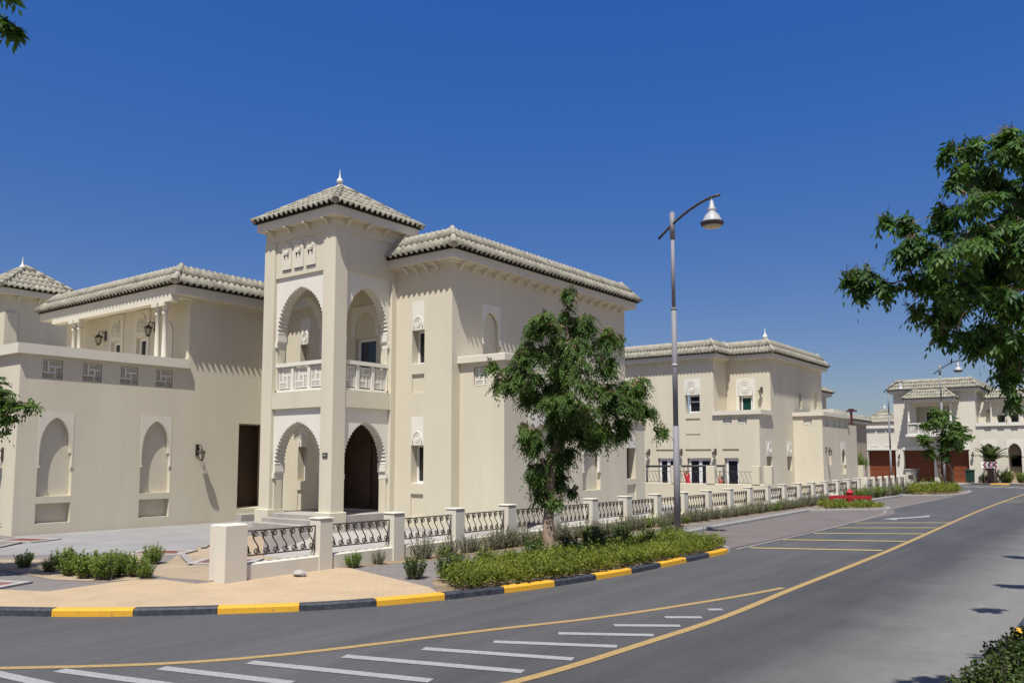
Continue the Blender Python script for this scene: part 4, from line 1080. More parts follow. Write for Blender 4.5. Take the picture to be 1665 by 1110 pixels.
gt = thing('garden_gate', 'ornate dark iron garden gate between cream piers beside the middle villa', 'gate', (-15.6, 56.5, G))
for x in (-16.4, -15.0): m = MB(); m.bbox(x, x + .45, 56.3, 56.75, 0, 1.75 if x < -16 else 1.5); m.build('pier', 'plaster', gt)
m = MB()
for i in range(7): m.tube([(-15.9 + i * .13, 56.5, .2), (-15.9 + i * .13, 56.5, 1.9 + .25 * math.sin(PI * i / 6))], .02, 4)
for z in (.3, 1.0, 1.7): m.tube([(-15.95, 56.5, z), (-15.0, 56.5, z)], .025, 4)
for i in range(4):
    for z in (.65, 1.35): m.tube([(-15.8 + .22 * i + .09 * math.cos(q * .63), 56.5, z + .13 * math.sin(q * .63)) for q in range(11)], .016, 4)
m.build('gate_leaf', 'iron', gt)
rp = MB(); rp.box(-.07, .07, -.07, .07, 0, 5.05); rp.box(-.36, .36, -.1, .1, 5.052, 5.16); rp.box(-.16, .16, -.09, .09, 5.17, 5.26)
tag(rp.build('timber_post', 'maroon', None, (-16.2, 60.2, G)), 'maroon timber post with a cross beam rising behind the parapet', 'post')

# ================================================================== PEOPLE on the climbing bar
YB = 33.4
bar = thing('climbing_bar', 'long black horizontal climbing bar in the garden behind the dividing wall', 'play bar', (-15, YB, G))
m = MB(); m.tube([(-17.75, YB, 1.585), (-14.10, YB, 1.62)], .045, 8); m.build('bar', 'steeldk', bar)
for x in (-17.7, -14.15): m = MB(); m.tube([(x, YB, 0.1), (x, YB, 1.56)], .045, 8); m.build('post', 'steeldk', bar)

def person(label, x, lean, zbar, cloth, s=.78, hair='hair', bare=True, turn=0):
    """child hanging from the bar by both hands; joints in metres for an adult, scaled by s"""
    t = thing('person', label, 'person', (x, YB, G))
    J = {}; E = []; RAD = {}
    def j(n, p, r, par=None):
        J[n] = Vector(p); RAD[n] = r
        if par: E.append((par, n))
    j('pelvis', (0, 0, .95), .125); j('belly', (.0, .0, 1.08), .115, 'pelvis'); j('chest', (0, .0, 1.28), .14, 'belly'); j('neckb', (0, 0, 1.44), .075, 'chest'); j('neck', (0, -.01, 1.52), .052, 'neckb')
    for sd in (-1, 1):
        n = 'LR'[sd > 0]
        j('sh' + n, (sd * .165, 0, 1.43), .058, 'neckb'); j('el' + n, (sd * .175, -.03, 1.70), .042, 'sh' + n); j('wr' + n, (sd * .14, 0, 1.95), .029, 'el' + n); j('pa' + n, (sd * .14, -.01, 2.02), .033, 'wr' + n)
        for f in range(4):
            fx = sd * .14 + (f - 1.5) * .019; r = .0095
            j('k%s%d' % (n, f), (fx, -.03, 2.065), r, 'pa' + n); j('m%s%d' % (n, f), (fx, -.005, 2.10 - .003 * abs(f - 1)), r, 'k%s%d' % (n, f)); j('t%s%d' % (n, f), (fx, .035, 2.075), r * .8, 'm%s%d' % (n, f))
        j('th' + n, (sd * .14 - sd * .045, .03, 2.035), .011, 'pa' + n); j('tt' + n, (sd * .075, .045, 2.06), .009, 'th' + n)
        j('hip' + n, (sd * .09, 0, .90), .085, 'pelvis'); j('kn' + n, (sd * .10, -.03 + .12 * (sd > 0), .50), .058, 'hip' + n); j('an' + n, (sd * .10, .09 + .1 * (sd > 0), .12), .038, 'kn' + n); j('to' + n, (sd * .11, -.06 + .1 * (sd > 0), .05), .030, 'an' + n)
    names = list(J); idx = {n: i for i, n in enumerate(names)}
    zt = 2.075 * s
    def tr(p):
        q = Vector(p) * s; q.z += (zbar - G) - zt; q.x += lean * ((zbar - G) - q.z); return q
    me = bpy.data.meshes.new('person_body'); me.from_pydata([tr(J[n]) for n in names], [(idx[a], idx[b]) for a, b in E], []); me.materials.append(M['skin'])
    o = bpy.data.objects.new('body', me); COL.objects.link(o); o.parent = t
    sk = o.modifiers.new('Skin', 'SKIN'); sk.use_smooth_shade = True
    for i, n in enumerate(names): me.skin_vertices[0].data[i].radius = (RAD[n] * s, RAD[n] * s); me.skin_vertices[0].data[i].use_root = (n == 'pelvis')
    ss = o.modifiers.new('Sub', 'SUBSURF'); ss.levels = 1; ss.render_levels = 1
    # head with face
    hd = MB(); c = tr((0, -.02, 1.63))
    def ell(m, c, rx, ry, rz, mi=0, k=10, z0=-1, z1=1):
        prof = []
        b = len(m.v)
        for i in range(k + 1):
            u = -PI / 2 + PI * i / k; u = max(u, math.asin(z0)); u = min(u, math.asin(z1))
            for q in range(12):
                a = 2 * PI * q / 12; m.v.append((c.x + rx * math.cos(u) * math.cos(a), c.y + ry * math.cos(u) * math.sin(a), c.z + rz * math.sin(u)))
        for i in range(k):
            for q in range(12): m.face((b + i * 12 + q, b + i * 12 + (q + 1) % 12, b + (i + 1) * 12 + (q + 1) % 12, b + (i + 1) * 12 + q), mi, True)
    ell(hd, c, .078 * s, .095 * s, .118 * s)
    ell(hd, c + Vector((0, -.098, -.01)) * s, .013 * s, .02 * s, .024 * s)
    for sd in (-1, 1):
        ell(hd, c + Vector((sd * .03, -.088, .018)) * s, .012 * s, .008 * s, .008 * s, 1); ell(hd, c + Vector((sd * .079, 0, 0)) * s, .012 * s, .02 * s, .03 * s)
    ell(hd, c + Vector((0, -.088, -.055)) * s, .025 * s, .01 * s, .007 * s, 2)
    hd.tube([tr((0, -.005, 1.50)), tr((0, -.015, 1.58))], .048 * s, 10)
    hd.build('head', ['skin', 'hair', 'red'], t, (0, 0, 0))
    hr = MB(); ell(hr, c + Vector((0, .018, .022)) * s, .088 * s, .10 * s, .118 * s, 0, 10, -.15, 1); ell(hr, c + Vector((0, .06, -.06)) * s, .07 * s, .05 * s, .13 * s); hr.build('hair', 'hair', t, (0, 0, 0))
    cl = MB(); n = 16
    prof = [(.40, .26, .22), (.62, .225, .19), (.85, .19, .155), (1.05, .15, .13), (1.22, .172, .135), (1.36, .178, .12), (1.44, .14, .09), (1.465, .085, .075)] if cloth != 'clothdk' else [(.82, .17, .14), (.95, .165, .14), (1.08, .15, .13), (1.25, .17, .135), (1.38, .178, .12), (1.45, .12, .085), (1.465, .085, .075)]
    b = len(cl.v)
    for z, rx, ry in prof:
        for q in range(n):
            a = 2 * PI * q / n; wv = 1 + (.07 * math.sin(a * 6) if z < .9 else 0); cl.v.append(tuple(tr((rx * wv * math.cos(a), ry * wv * math.sin(a), z))))
    for i in range(len(prof) - 1):
        for q in range(n): cl.face((b + i * n + q, b + i * n + (q + 1) % n, b + (i + 1) * n + (q + 1) % n, b + (i + 1) * n + q), 0, True)
    for sd in (-1, 1): cl.tube([tr((sd * .12, 0, 1.40)), tr((sd * .172, -.005, 1.47)), tr((sd * .178, -.015, 1.56))], [.075 * s, .068 * s, .058 * s], 10)
    cl.build('dress' if cloth != 'clothdk' else 'shirt', cloth, t, (0, 0, 0))
    t.rotation_euler = (0, 0, turn)
    return t
person('child in a red dress hanging by both hands from the black bar', -15.87, .16, 1.60, 'clothred', .60)
person('child in dark clothes with raised arms hanging from the climbing bar', -14.62, .0, 1.612, 'clothdk', .62)
person('child in an orange top reaching up at the right end of the bar', -14.22, -.10, 1.40, 'clothorange', .60, turn=R(20))

# ================================================================== PLANTS
CAM_H = 1.9; FPX = 1373.; YAW = R(36.96); PITCH = math.atan(125 / 1373.)
fw = Vector((-math.sin(YAW) * math.cos(PITCH), math.cos(YAW) * math.cos(PITCH), math.sin(PITCH)))
rt = Vector((math.cos(YAW), math.sin(YAW), 0)); upv = rt.cross(fw)
def at(u, v, d): return Vector((0, 0, CAM_H)) + (fw + rt * ((u - 832.5) / FPX) - upv * ((v - 621.) / FPX)) * d
rnd = random.Random(5)
def rv(): return Vector((rnd.gauss(0, 1), rnd.gauss(0, 1), rnd.gauss(0, 1))).normalized()
DOWN = Vector((0, 0, -1))

def compound(mb, p, d, L, n, ll, lw, droop=.55):
    side = d.cross(Vector((0, 0, 1)))
    if side.length < .05: side = rv().cross(d)
    side.normalize(); tw = rnd.uniform(-.5, .5)
    upn = side.cross(d); side = (side * math.cos(tw) + upn * math.sin(tw)).normalized()
    for i in range(n):
        t = (i + 1.0) / n
        q = p + d * L * t + DOWN * (L * t * t * droop)
        dc = (d + DOWN * 2 * t * droop).normalized()
        for sg in ((1, -1) if i < n - 1 else (1,)):
            l = ll * (1.1 - .35 * abs(t - .45)) * rnd.uniform(.8, 1.15)
            dd = (side * sg * rnd.uniform(.55, .9) + dc * rnd.uniform(.35, .75) + DOWN * rnd.uniform(.15, .6)).normalized() if i < n - 1 else dc
            nr = (side.cross(dc) + rv() * .35).normalized()
            mb.leaf(q, dd, nr, l, lw * rnd.uniform(.8, 1.2))

def crown(mb, blobs, dens, L, n, ll, lw, droop=.55, tw=None, shell=.45, tr=1.0):
    sub = []
    for c, rx, ry, rz in blobs:                       # every mass is a handful of smaller sprays with gaps between
        for _ in range(5):
            o = rv() * rnd.uniform(.3, .8); k = rnd.uniform(.48, .7)
            sub.append((c + Vector((o.x * rx, o.y * ry, o.z * rz)), rx * k, ry * k, rz * k * .85))
    for c, rx, ry, rz in sub:
        cnt = max(3, int(dens * (rx * ry * rz) ** (1 / 3) * ((rx + ry + rz) / 3) * 7.5))
        for _ in range(cnt):
            o = rv() * (rnd.random() ** shell); p = c + Vector((o.x * rx, o.y * ry, o.z * rz))
            d = (Vector((o.x, o.y, o.z * .6)) + rv() * .55 + Vector((0, 0, .25))).normalized()
            b = p - d * L * .6
            compound(mb, b, d, L * rnd.uniform(.7, 1.2), n, ll, lw, droop)
            if tw is not None and rnd.random() < .35:
                tw.tube([c + (b - c) * .15, c.lerp(b, .6) + rv() * .05, b, b + d * L * .8 + DOWN * L * .3], [.011 * tr, .008 * tr, .006 * tr, .003 * tr], 3, 0, False, False)

def limb(mb, a, b, r0, r1, bend=.15, sides=7):
    mid = a.lerp(b, .5) + rv() * (b - a).length * bend * .5 + Vector((0, 0, (b - a).length * bend * .4))
    P = []
    for i in range(7):
        t = i / 6; P.append(a * (1 - t) ** 2 + mid * 2 * t * (1 - t) + b * t * t)
    mb.tube(P, [r0 + (r1 - r0) * i / 6 for i in range(7)], sides)

def grow(mb, roots, cs, r0, r1, sides=5, bend=.12):
    """branches that fork from the nearest branch already there"""
    nodes = [(Vector(p), r) for p, r in roots]; rest = [Vector(c) for c in cs]
    while rest:
        best = None
        for c in rest:
            for p, r in nodes:
                L = (c - p).length
                if best is None or L < best[0]: best = (L, c, p, r)
        L, c, p, r = best; rest.remove(c)
        e = p.lerp(c, .8); rr = max(r1, min(r, r0) * .72)
        limb(mb, p, e, min(r, r0), rr, bend, sides)
        nodes.append((e, rr)); nodes.append((p.lerp(e, .6), min(r, r0) * .85))

# --- street tree in the near bed
BASE = Vector((-8.76, 12.75, G))
t1 = thing('street_tree', 'young feathery green tree with leaning pale trunk in the near planting bed', 'tree', BASE)
pxb = [(925, 476, 17, 20, 0), (918, 505, 14, 14, .1), (885, 525, 42, 24, -.3), (955, 522, 48, 24, .3), (992, 545, 22, 34, .5), (865, 562, 38, 34, -.2), (928, 572, 56, 42, 0), (985, 585, 30, 24, .4),
       (838, 606, 40, 24, -.3), (798, 590, 15, 12, -.4), (820, 622, 26, 14, -.4), (868, 635, 46, 36, .3), (935, 640, 58, 46, -.2), (990, 640, 48, 34, .4), (1030, 628, 40, 24, .6), (1048, 662, 34, 24, .7), (1074, 694, 19, 9, .8),
       (905, 690, 40, 38, .1), (955, 690, 42, 30, .3), (1000, 690, 38, 20, .6), (870, 700, 22, 26, -.4), (885, 742, 30, 34, 0), (880, 785, 24, 28, .1), (915, 760, 24, 30, .3), (900, 808, 20, 14, -.1), (866, 715, 26, 26, -.2), (868, 770, 20, 26, -.2), (893, 770, 26, 30, .1), (920, 740, 26, 26, .4), (960, 715, 24, 18, .4), (850, 690, 12, 14, -.3), (1010, 700, 26, 14, .6), (930, 790, 10, 14, .2), (905, 610, 36, 36, .8), (945, 610, 36, 36, -.8), (915, 660, 36, 36, .9)]
blobs = []
for u, v, a, b, dd in pxb:
    d = 15.4 + dd; s = d / FPX; blobs.append((at(u, v, d), a * s * .92, max(a, b) * s * .85, b * s * .92))
tk = MB(); fork = at(893, 812, 15.4)
tk.tube([BASE - Vector((0, 0, .05)), BASE + Vector((.0, 0, .25)), BASE.lerp(fork, .45) + Vector((-.02, 0, 0)), fork], [.15, .122, .105, .085], 12)
mid1, mid2 = at(915, 690, 15.4), at(925, 560, 15.4)
limb(tk, fork, mid1, .08, .06); limb(tk, mid1, mid2, .055, .03); limb(tk, fork, at(880, 745, 15.2), .05, .025)
grow(tk, [(fork, .05), (mid1, .04), (mid2, .028)], [b[0] for b in blobs], .028, .006)
tk.build('trunk', 'bark', t1)
cr = MB(); tw = MB(); crown(cr, blobs, 100, .27, 8, .080, .025, .85, tw)
cr.build('crown', 'leaf', t1); tw.build('twigs', 'bark', t1)['kind'] = 'stuff'

# --- big tree hanging in from the right
t2 = thing('overhanging_tree', 'large dark green tree hanging into the street from the right edge of the view', 'tree', (1.5, 5.6, G))
pxb = [(1625, 212, 38, 15, 0), (1585, 238, 40, 18, .2), (1545, 240, 18, 8, 0), (1640, 250, 62, 36, 0), (1600, 285, 48, 26, .3), (1545, 292, 14, 10, 0), (1560, 270, 20, 14, 0), (1650, 310, 62, 36, .4), (1590, 322, 44, 22, -.3),
       (1608, 372, 84, 36, 0), (1530, 350, 46, 22, .3), (1478, 356, 30, 18, .2), (1440, 353, 9, 5, .2), (1500, 392, 44, 28, 0), (1560, 410, 60, 36, -.4), (1640, 430, 66, 46, .3), (1470, 410, 18, 18, .2),
       (1402, 436, 24, 10, .3), (1415, 455, 30, 16, .3), (1440, 462, 26, 14, .3), (1400, 468, 10, 12, .3), (1380, 447, 10, 5, .3), (1478, 452, 24, 16, .2), (1520, 455, 48, 30, .2), (1585, 475, 60, 36, -.2), (1645, 500, 52, 46, 0),
       (1488, 496, 18, 12, .1), (1545, 505, 44, 24, .3), (1605, 535, 48, 28, 0), (1650, 570, 36, 36, .2), (1530, 535, 12, 16, .1), (1640, 615, 26, 24, 0), (1650, 645, 16, 12, 0), (1590, 555, 30, 14, 0), (1655, 400, 50, 50, -.2), (1650, 350, 50, 40, .2), (1640, 540, 40, 40, .2), (1600, 440, 50, 40, .4), (1560, 545, 22, 18, 0),
       (1720, 260, 90, 90, .3), (1740, 420, 120, 110, .5), (1720, 580, 70, 70, .3), (1800, 330, 130, 140, 1.2), (1850, 500, 130, 120, 1.0)]
blobs = []
for u, v, a, b, dd in pxb:
    d = 5.6 + dd * .8; s = d / FPX; blobs.append((at(u, v, d), a * s * .85, max(a, b) * s * .95, b * s * .85))
tk = MB(); B2 = Vector((1.5, 5.6, G)); top = Vector((1.3, 5.6, 2.6))
tk.tube([B2 - Vector((0, 0, .1)), B2.lerp(top, .3), B2.lerp(top, .7) + Vector((.05, 0, 0)), top], [.19, .15, .135, .12], 12)
hub1, hub2 = at(1740, 470, 6.0), at(1720, 320, 6.0)
limb(tk, top, hub1, .09, .06); limb(tk, top, hub2, .09, .05); br = at(1508, 474, 5.85); limb(tk, hub1, br, .026, .016, .1); limb(tk, br, at(1470, 455, 5.95), .015, .008, .05)
grow(tk, [(hub1, .04), (hub2, .04), (br, .014)], [b[0] for b in blobs], .014, .003)
tk.build('trunk', 'bark', t2)
cr = MB(); tw = MB(); crown(cr, blobs[:-5], 300, .135, 6, .056, .021, .75, tw, .6, .3); crown(cr, blobs[-5:], 90, .16, 6, .06, .024, .7, None)
crown(cr, [(at(1672, 360, 9.0), .22, .22, .12), (at(1702, 560, 11.4), .3, .3, .1), (at(1722, 430, 11.0), .3, .2, .12), (at(1735, 300, 14), .4, .3, .12)], 220, .15, 6, .06, .024, .7, None)  # sprays added out of view to drop spots of shade on the road
cr.build('crown', 'leaf2', t2); tw.build('twigs', 'barkdk', t2)['kind'] = 'stuff'

# --- tree at the left edge, and the near branch above it
t3 = thing('pavement_tree', 'feathery tree at the left edge, its drooping twigs crossing the villa corner', 'tree', (-15.0, 4.35, G))
pxb = [(2, 634, 18, 14, 0), (28, 650, 18, 8, 0), (50, 655, 12, 7, .1), (8, 660, 18, 16, .2), (-30, 640, 40, 40, 0), (6, 690, 12, 14, 0), (12, 672, 12, 10, 0), (-80, 600, 70, 60, .3), (-60, 690, 40, 50, .2), (-120, 660, 60, 80, 1), (-100, 560, 60, 50, .5)]
blobs = [(at(u, v, 12.6 + d), a * 12.6 / FPX, max(a, b) * 12.6 / FPX, b * 12.6 / FPX) for u, v, a, b, d in pxb]
tk = MB(); hb = at(-45, 690, 12.6); B3 = Vector((-15.0, 4.35, G)); tk.tube([B3, B3.lerp(hb, .5) + Vector((.04, .03, 0)), hb], [.13, .10, .08], 10)
grow(tk, [(hb, .05)], [b[0] for b in blobs], .035, .006)
tk.build('trunk', 'barkdk', t3)
cr = MB(); crown(cr, blobs, 65, .24, 6, .08, .03, .6); cr.build('crown', 'leaf', t3)
t4 = thing('overhanging_tree', 'tree whose few near leaves hang into the top left corner', 'tree', (-7.2, -.3, G))
D4 = 4.1
pxb = [(-2, 22, 10, 10, 0), (8, 38, 8, 6, 0), (22, 46, 6, 5, .05), (16, -16, 18, 6, 0), (-40, 16, 30, 26, .1), (-120, -20, 90, 80, .3), (-90, 50, 40, 20, .2), (-200, 60, 90, 60, .5)]
blobs = [(at(u, v, D4 + d), a * D4 / FPX, max(a, b) * D4 / FPX, b * D4 / FPX) for u, v, a, b, d in pxb]
tk = MB(); B4 = Vector((-7.2, -.3, G)); hb = Vector((-6.7, .2, 3.9)); tk.tube([B4, B4.lerp(hb, .5), hb], [.15, .12, .08], 10)
grow(tk, [(hb, .05)], [b[0] for b in blobs], .03, .004)
tk.build('trunk', 'barkdk', t4)
cr = MB(); crown(cr, blobs, 150, .085, 4, .058, .018, .5, None, .8); cr.build('crown', 'leaf2', t4)

# --- small tree at the far planter
t5 = thing('street_tree', 'small dark twin-stemmed tree in front of the brown garage doors', 'tree', (-9.3, 54.3, G))
pxb = [(1530, 668, 20, 12, 0), (1518, 690, 24, 16, 0), (1548, 690, 24, 18, .5), (1505, 712, 16, 16, -.3), (1535, 712, 30, 20, 0), (1565, 702, 18, 12, .4), (1576, 708, 9, 6, .4), (1512, 732, 14, 14, 0), (1540, 735, 18, 16, 0), (1500, 692, 9, 7, 0), (1556, 722, 12, 10, .3)]
D5 = 48.6
blobs = [(at(u, v, D5 + d), a * D5 / FPX, max(a, b) * D5 / FPX, b * D5 / FPX) for u, v, a, b, d in pxb]
tk = MB(); f1 = at(1524, 745, D5); B5 = Vector((-9.5, 54.3, G))
tk.tube([B5, B5.lerp(f1, .5) + Vector((-.1, 0, 0)), f1], [.11, .09, .07], 8); tk.tube([B5 + Vector((.3, .3, 0)), at(1548, 765, D5), at(1535, 740, D5)], [.09, .07, .05], 8)
grow(tk, [(f1, .06)], [b[0] for b in blobs], .05, .015)
tk.build('trunk', 'bark', t5)
cr = MB(); crown(cr, blobs, 15, .42, 5, .18, .075, .5); cr.build('crown', 'leaf', t5)

# --- palm behind the chevron sign
pm = thing('palm', 'short palm with stiff spreading fronds behind the chevron sign', 'palm', (-9.75, 74.2, G))
m = MB(); m.lathe([(.34, 0), (.36, .3), (.30, .9), (.34, 1.5), (.22, 1.9)], (-9.75, 74.2, G), 12); m.build('trunk', 'barkdk', pm)
m = MB()
for i in range(34):
    a = 2 * PI * i / 34 + rnd.uniform(-.1, .1); el = rnd.uniform(.25, 1.25); L = rnd.uniform(1.4, 1.9)
    d = Vector((math.cos(a) * math.cos(el), math.sin(a) * math.cos(el), math.sin(el))); p0 = Vector((-9.75, 74.2, G + 1.75))
    for k in range(14):
        t = (k + 1) / 14; q = p0 + d * L * t + DOWN * (L * t * t * .35); sd = d.cross(Vector((0, 0, 1))).normalized()
        for sg in (1, -1): m.leaf(q, (sd * sg * .75 + d * .7 + DOWN * .15).normalized(), Vector((0, 0, 1)), .5 * (1.15 - .6 * t), .10)
m.build('fronds', 'palm', pm)

# --- shrub prototypes
def shrub_mesh(stems, h, spread, ll, lw, lean=.5, seed=1, step=.045, per=3):
    r = random.Random(seed); m = MB(); g = MB()
    for i in range(stems):
        a = r.uniform(0, 2 * PI); rad = spread * math.sqrt(r.random()); base = Vector((math.cos(a) * rad * .45, math.sin(a) * rad * .45, 0))
        tip = Vector((math.cos(a) * rad, math.sin(a) * rad, h * r.uniform(.6, 1.08) * (1 - .35 * (rad / spread) ** 2)))
        g.tube([base, base.lerp(tip, .5) + Vector((0, 0, .03)), tip], [.007, .005, .003], 3, 0, False, False)
        L = (tip - base).length; n = max(3, int(L / step))
        for k in range(n):
            t = .18 + .82 * (k + r.random()) / n; q = base.lerp(tip, t)
            for _ in range(per):
                d = Vector((r.gauss(0, 1), r.gauss(0, 1), r.gauss(.55, .6))).normalized(); nr = Vector((r.gauss(0, .6), r.gauss(0, .6), 1)).normalized()
                m.leaf(q, d, nr, ll * r.uniform(.7, 1.2), lw * r.uniform(.8, 1.2))
    return m, g
def shrub_thing(name, label, cat, mesh, leafm, loc, group=None, flowers=None):
    t = thing(name, label, cat, (0, 0, 0), group)
    m, g = mesh
    o = m.build('foliage', leafm, None, (0, 0, 0)); o.parent = t; o = g.build('stems', 'barkdk', None, (0, 0, 0)); o.parent = t
    if flowers:
        f = MB(); r = random.Random(flowers)
        for i in range(24):
            a = r.uniform(0, 2 * PI); rad = .2 * math.sqrt(r.random()); q = Vector((math.cos(a) * rad, math.sin(a) * rad, r.uniform(.34, .52)))
            for k in range(6): f.leaf(q + Vector((0, 0, -.012 * k)), Vector((r.gauss(0, 1), r.gauss(0, 1), .5)).normalized(), Vector((0, 0, 1)), .026, .014)
        o = f.build('flowers', 'purple', None, (0, 0, 0)); o.parent = t; o['kind'] = 'stuff'
    t.location = loc
    return t

def nogroup(o):
    if 'group' in o: del o['group']
LG = 'green shrubs in a row beside the driveway'; ll = 'bushy bright green shrub in the row between driveway and corner paving'
protos = [shrub_mesh(60, .46, .27, .055, .024, seed=s) for s in (3, 4, 5)]
sp = [(-15.3, 6.62, .75), (-14.35, 6.6, .62), (-14.6, 6.95, 1.0), (-13.9, 6.78, .95), (-13.65, 6.6, .9), (-13.42, 6.95, 1.05), (-13.2, 6.62, 1.05), (-12.98, 6.95, 1.1), (-12.8, 6.72, 1.05), (-12.75, 7.15, 1.0), (-13.3, 7.2, .95), (-12.45, 7.15, .72)]
base = [shrub_thing('shrub', ll, 'shrub', p, 'shrub', (0, 0, -20), LG) for p in protos]
for i, (x, y, s) in enumerate(sp):
    lab = 'lone rounded green shrub at the right end of the row near the gate piers' if i == 11 else ('sparse green shrub standing apart at the left end of the driveway row' if i == 0 else ll)
    s *= .86
    if i < 3: o = base[i]; o.location = (x, y, G); o.scale = (s, s, s); o['label'] = lab
    else: o = dup(base[i % 3], (x, y, G), rnd.uniform(0, 6), s, lab, LG)
    if i in (0, 11): nogroup(o)
o = dup(base[1], (-20.9, 8.15, G), 1.0, 1.3, 'pale leafy shrub against the left villa corner'); nogroup(o)
o = dup(base[2], (-14.05, 8.2, G), 2.2, .8, 'thin taller shrub sticking up behind the driveway row'); nogroup(o)
# individual shrubs at the tip of the tree bed
BG = 'dark green shrubs standing out of the tree bed'
bg = [shrub_thing('shrub', 'x', 'shrub', shrub_mesh(50, .5, .25, .06, .024, seed=s), 'shrub2', (-9.0, 10.3 + s * .02, G), BG) for s in (61, 62)]
bg[0]['label'] = bg[1]['label'] = 'upright green shrub along the back edge of the tree bed'; bg[0].location = (-8.75, 12.3, G); bg[1].location = (-8.8, 14.3, G)
for i, (x, y, s) in enumerate([(-9.1, 9.62, .82), (-8.75, 9.95, .75), (-9.0, 10.5, .8), (-9.0, 11.2, .7), (-9.0, 11.9, .6), (-9.0, 13.1, .8), (-8.9, 13.6, .9), (-8.9, 14.7, .95), (-8.7, 15.1, .8), (-8.9, 15.7, 1.0), (-8.8, 16.6, .8), (-8.7, 17.3, .8), (-8.3, 13.2, .7), (-8.2, 15.6, .7)]):
    dup(bg[i % 2], (x, y, G), rnd.uniform(0, 6), s, 'first dark green shrub at the paved tip of the tree bed' if i == 0 else 'upright green shrub along the back edge of the tree bed', BG)
# flowering plants along the fence
FGp = 'grey-green flowering plants along the fence'; fl = 'straggly grey-green plant with small purple flowers at the foot of the garden fence'
fp = [shrub_thing('fence_plant', fl, 'plant', shrub_mesh(48, .55, .32, .046, .017, seed=s, step=.04, per=3), 'sage', (0, 0, -20), FGp, flowers=s) for s in (21, 22, 23)]
fp.append(shrub_thing('fence_plant', fl, 'plant', shrub_mesh(46, .46, .30, .05, .022, seed=31), 'shrub', (0, 0, -20), FGp))
ys = []
y = 11.6
while y < 36.5: ys.append(y); y += rnd.uniform(.24, .38) if y > 12.5 else rnd.uniform(.35, .5)
first = [True] * 4
for i, y in enumerate(ys):
    k = rnd.choice((0, 1, 2, 0, 1, 2, 3)); x = -10.74 + rnd.uniform(-.1, .1); s = rnd.uniform(.55, .9)
    if first[k]: first[k] = False; o = fp[k]; o.location = (x, y, G); o.scale = (s, s, s)
    else: dup(fp[k], (x, y, G), rnd.uniform(0, 6), s)
for k in range(4):
    if first[k]: fp[k].location = (-10.7, 36.8 + k * .4, G)
o = dup(base[0], (-10.86, 9.98, G), 0, .62, 'small lone shrub at the foot of the second fence pier'); nogroup(o)
o = dup(fp[0], (-10.86, 10.55, G), 0, .5, 'tiny seedling between the two nearest fence plants'); nogroup(o)
for i in range(12):
    x, y = -10.6 + rnd.uniform(-.15, .2), 38.5 + i * 1.1
    dup(base[i % 3] if i % 3 else fp[1], (x, y, G), rnd.uniform(0, 6), 1.25, 'bushy green plant along the far stretch of fence beyond the hydrant', 'bushes along the far fence')

# --- ground cover (uncountable)
def inside(p, poly):
    x, y = p; r = False; j = len(poly) - 1
    for i in range(len(poly)):
        xi, yi = poly[i]; xj, yj = poly[j]
        if (yi > y) != (yj > y) and x < (xj - xi) * (y - yi) / (yj - yi) + xi: r = not r
        j = i
    return r
def cover(name, poly, n, h, ll, lw, leafm, seed, per=8):
    r = random.Random(seed); m = MB(); xs = [p[0] for p in poly]; ys_ = [p[1] for p in poly]; k = 0; tries = 0
    while k < n and tries < n * 20:
        tries += 1; x, y = r.uniform(min(xs), max(xs)), r.uniform(min(ys_), max(ys_))
        if not inside((x, y), poly): continue
        k += 1
        hh = h * (.35 + 1.1 * (noise.noise(Vector((x * 2.1, y * 2.1, seed))) * .5 + .5)) * r.uniform(.6, 1.2) * (1.6 if r.random() < .06 else 1)
        b = Vector((x, y, G)); tip = b + Vector((r.gauss(0, .06), r.gauss(0, .06), hh))
        for q in range(per):
            t = .25 + .75 * (q + r.random()) / per; p = b.lerp(tip, t)
            d = Vector((r.gauss(0, 1), r.gauss(0, 1), r.gauss(.6, .5))).normalized(); nr = Vector((r.gauss(0, .5), r.gauss(0, .5), 1)).normalized()
            m.leaf(p, d, nr, ll * r.uniform(.7, 1.25), lw * r.uniform(.8, 1.2))
    return tag(m.build(name, leafm), kind='stuff')
bed = off_line([p for p in K1 if p[1] > 9.0], .10) + [(-7.25, 16.9), (-8.1, 17.4), (-8.7, 18.0), (-8.85, 17.0), (-8.95, 14), (-8.95, 11.0), (-8.7, 9.7)]
cover('ground_cover', bed, 7500, .25, .055, .024, 'cover', 3)
cover('ground_cover', [(-9.55, 31.9), (-8.15, 33.6), (-8.1, 34.2), (-8.8, 35.3), (-10.1, 36.2), (-10.5, 36.2), (-10.7, 35), (-10.2, 33)], 900, .20, .07, .034, 'cover', 9)
cover('ground_cover', [(-9.6, 47.3), (-8.6, 48.7), (-8.3, 50.5), (-8.4, 52.5), (-9.5, 56), (-10.6, 53), (-10.3, 48)], 1100, .5, .10, .05, 'cover', 14)

# --- dry leaf litter on bed edges, path and gutter
r = random.Random(77); m = MB()
for i in range(420):
    if i % 3 == 0: x, y, z = r.uniform(-9.6, -9.0), r.uniform(9.6, 18), G + .012
    elif i % 3 == 1: x, y, z = r.uniform(-11.0, -10.4), r.uniform(9.8, 30), G + .012
    else:
        t = r.uniform(8.5, 16.5); x, y, z = -6.98 + .13 * r.random() + max(0, 12.4 - t) ** 2 * -.045, t, .008
        if x < -7.9: continue
    a = r.uniform(0, 6.28); m.leaf(Vector((x, y, z)), Vector((math.cos(a), math.sin(a), r.uniform(0, .2))).normalized(), Vector((0, 0, 1)), r.uniform(.03, .07), r.uniform(.012, .025))
tag(m.build('leaf_litter', 'soil'), kind='stuff')

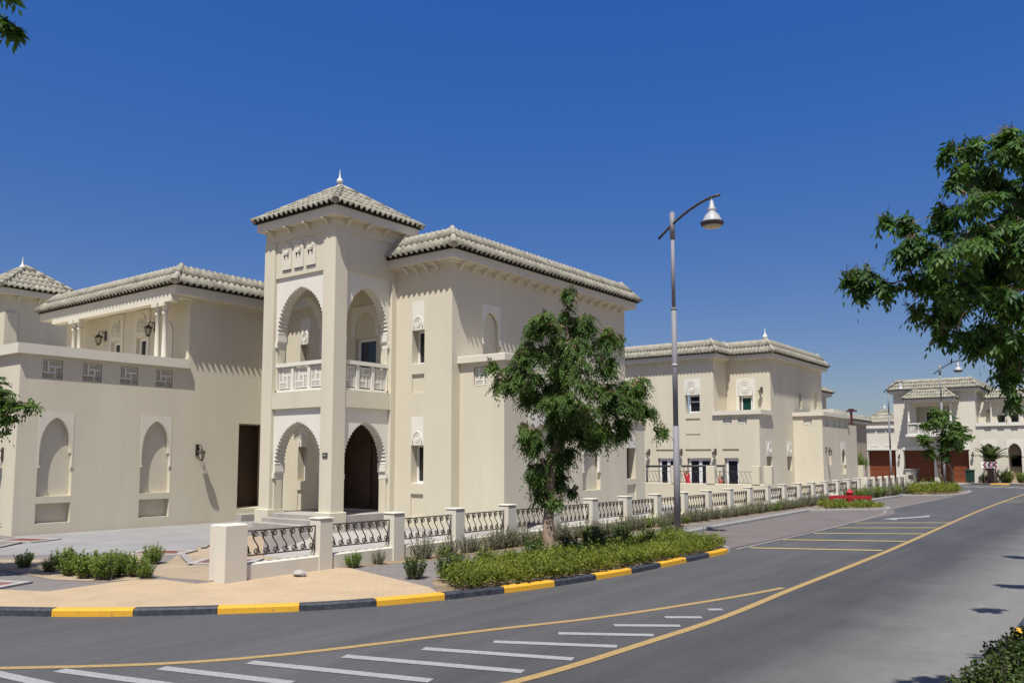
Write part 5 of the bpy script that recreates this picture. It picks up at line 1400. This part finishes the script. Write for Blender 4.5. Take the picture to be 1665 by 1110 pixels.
# --- dark shrubs by the kerb at the lower right
NG = 'dark shrubs by the near kerb'
npro = shrub_mesh(150, .62, .42, .040, .027, seed=51, step=.026, per=3)
s0 = shrub_thing('near_shrub', 'dark rounded shrub at the near kerb in the lower right corner', 'shrub', npro, 'dkshrub', (-.62, 7.55, G), NG)
for x, y, s in ((-.6, 8.2, .95), (-.78, 7.0, .9), (-.25, 7.2, 1.25), (-.3, 8.1, 1.25), (-.85, 6.45, .85), (-.35, 6.5, 1.1), (-.15, 8.7, 1.1), (-.8, 7.6, .85)): dup(s0, (x, y, G), rnd.uniform(0, 6), s)
# --- greenery by the far arches
for i, (x, y, s) in enumerate([(-8.9, 75.2, 2.4), (-7.9, 75.3, 1.9), (-7.1, 75.2, 2.2), (-10.4, 75.3, 1.6), (-6.2, 75.2, 2.0)]):
    dup(base[i % 3], (x, y, G), i, s, 'dark bush below the arches of the far villa', 'bushes below the far arches')
o = dup(base[1], (-15.2, 57.3, G + .9), 1, 3.2, 'leafy climber above the ornate garden gate'); nogroup(o)

# ================================================================== CAMERA, SUN, SKY
cam = bpy.data.cameras.new('Camera'); co = bpy.data.objects.new('Camera', cam); COL.objects.link(co)
cam.sensor_width = 36; cam.lens = FPX / 1665 * 36; cam.shift_y = 66 / 1665.; cam.clip_end = 4000
co.location = (0, 0, CAM_H); co.rotation_euler = (PI / 2 + PITCH, 0, YAW)
S.camera = co
D = Vector((-.20, .44, -1)).normalized()
sun = bpy.data.lights.new('Sun', 'SUN'); sun.energy = 3.8; sun.angle = R(.53); sun.color = (1, .965, .90)
so = bpy.data.objects.new('Sun', sun); COL.objects.link(so); so.rotation_euler = D.to_track_quat('-Z', 'Y').to_euler()
w = bpy.data.worlds.new('World'); S.world = w; w.use_nodes = True
N, L = w.node_tree.nodes, w.node_tree.links
sky = N.new('ShaderNodeTexSky'); sky.sky_type = 'NISHITA'; sky.sun_disc = False
sky.sun_elevation = math.asin(-D.z); sky.sun_rotation = math.atan2(-D.x, -D.y)
sky.altitude = 0; sky.air_density = 1.0; sky.dust_density = 1.9; sky.ozone_density = 6.0
bg = N['Background']; bg.inputs['Strength'].default_value = .15
gm = N.new('ShaderNodeGamma'); gm.inputs[1].default_value = .42; hs = N.new('ShaderNodeHueSaturation'); hs.inputs['Saturation'].default_value = 2.32; hs.inputs['Hue'].default_value = .528
L.new(sky.outputs[0], gm.inputs[0]); L.new(gm.outputs[0], hs.inputs['Color']); L.new(hs.outputs[0], bg.inputs['Color'])
S.view_settings.view_transform = 'Standard'; S.view_settings.look = 'None'; S.view_settings.exposure = .75; S.view_settings.gamma = 1
S.cycles.max_bounces = 8; S.cycles.diffuse_bounces = 4; S.cycles.glossy_bounces = 3; S.cycles.transmission_bounces = 3
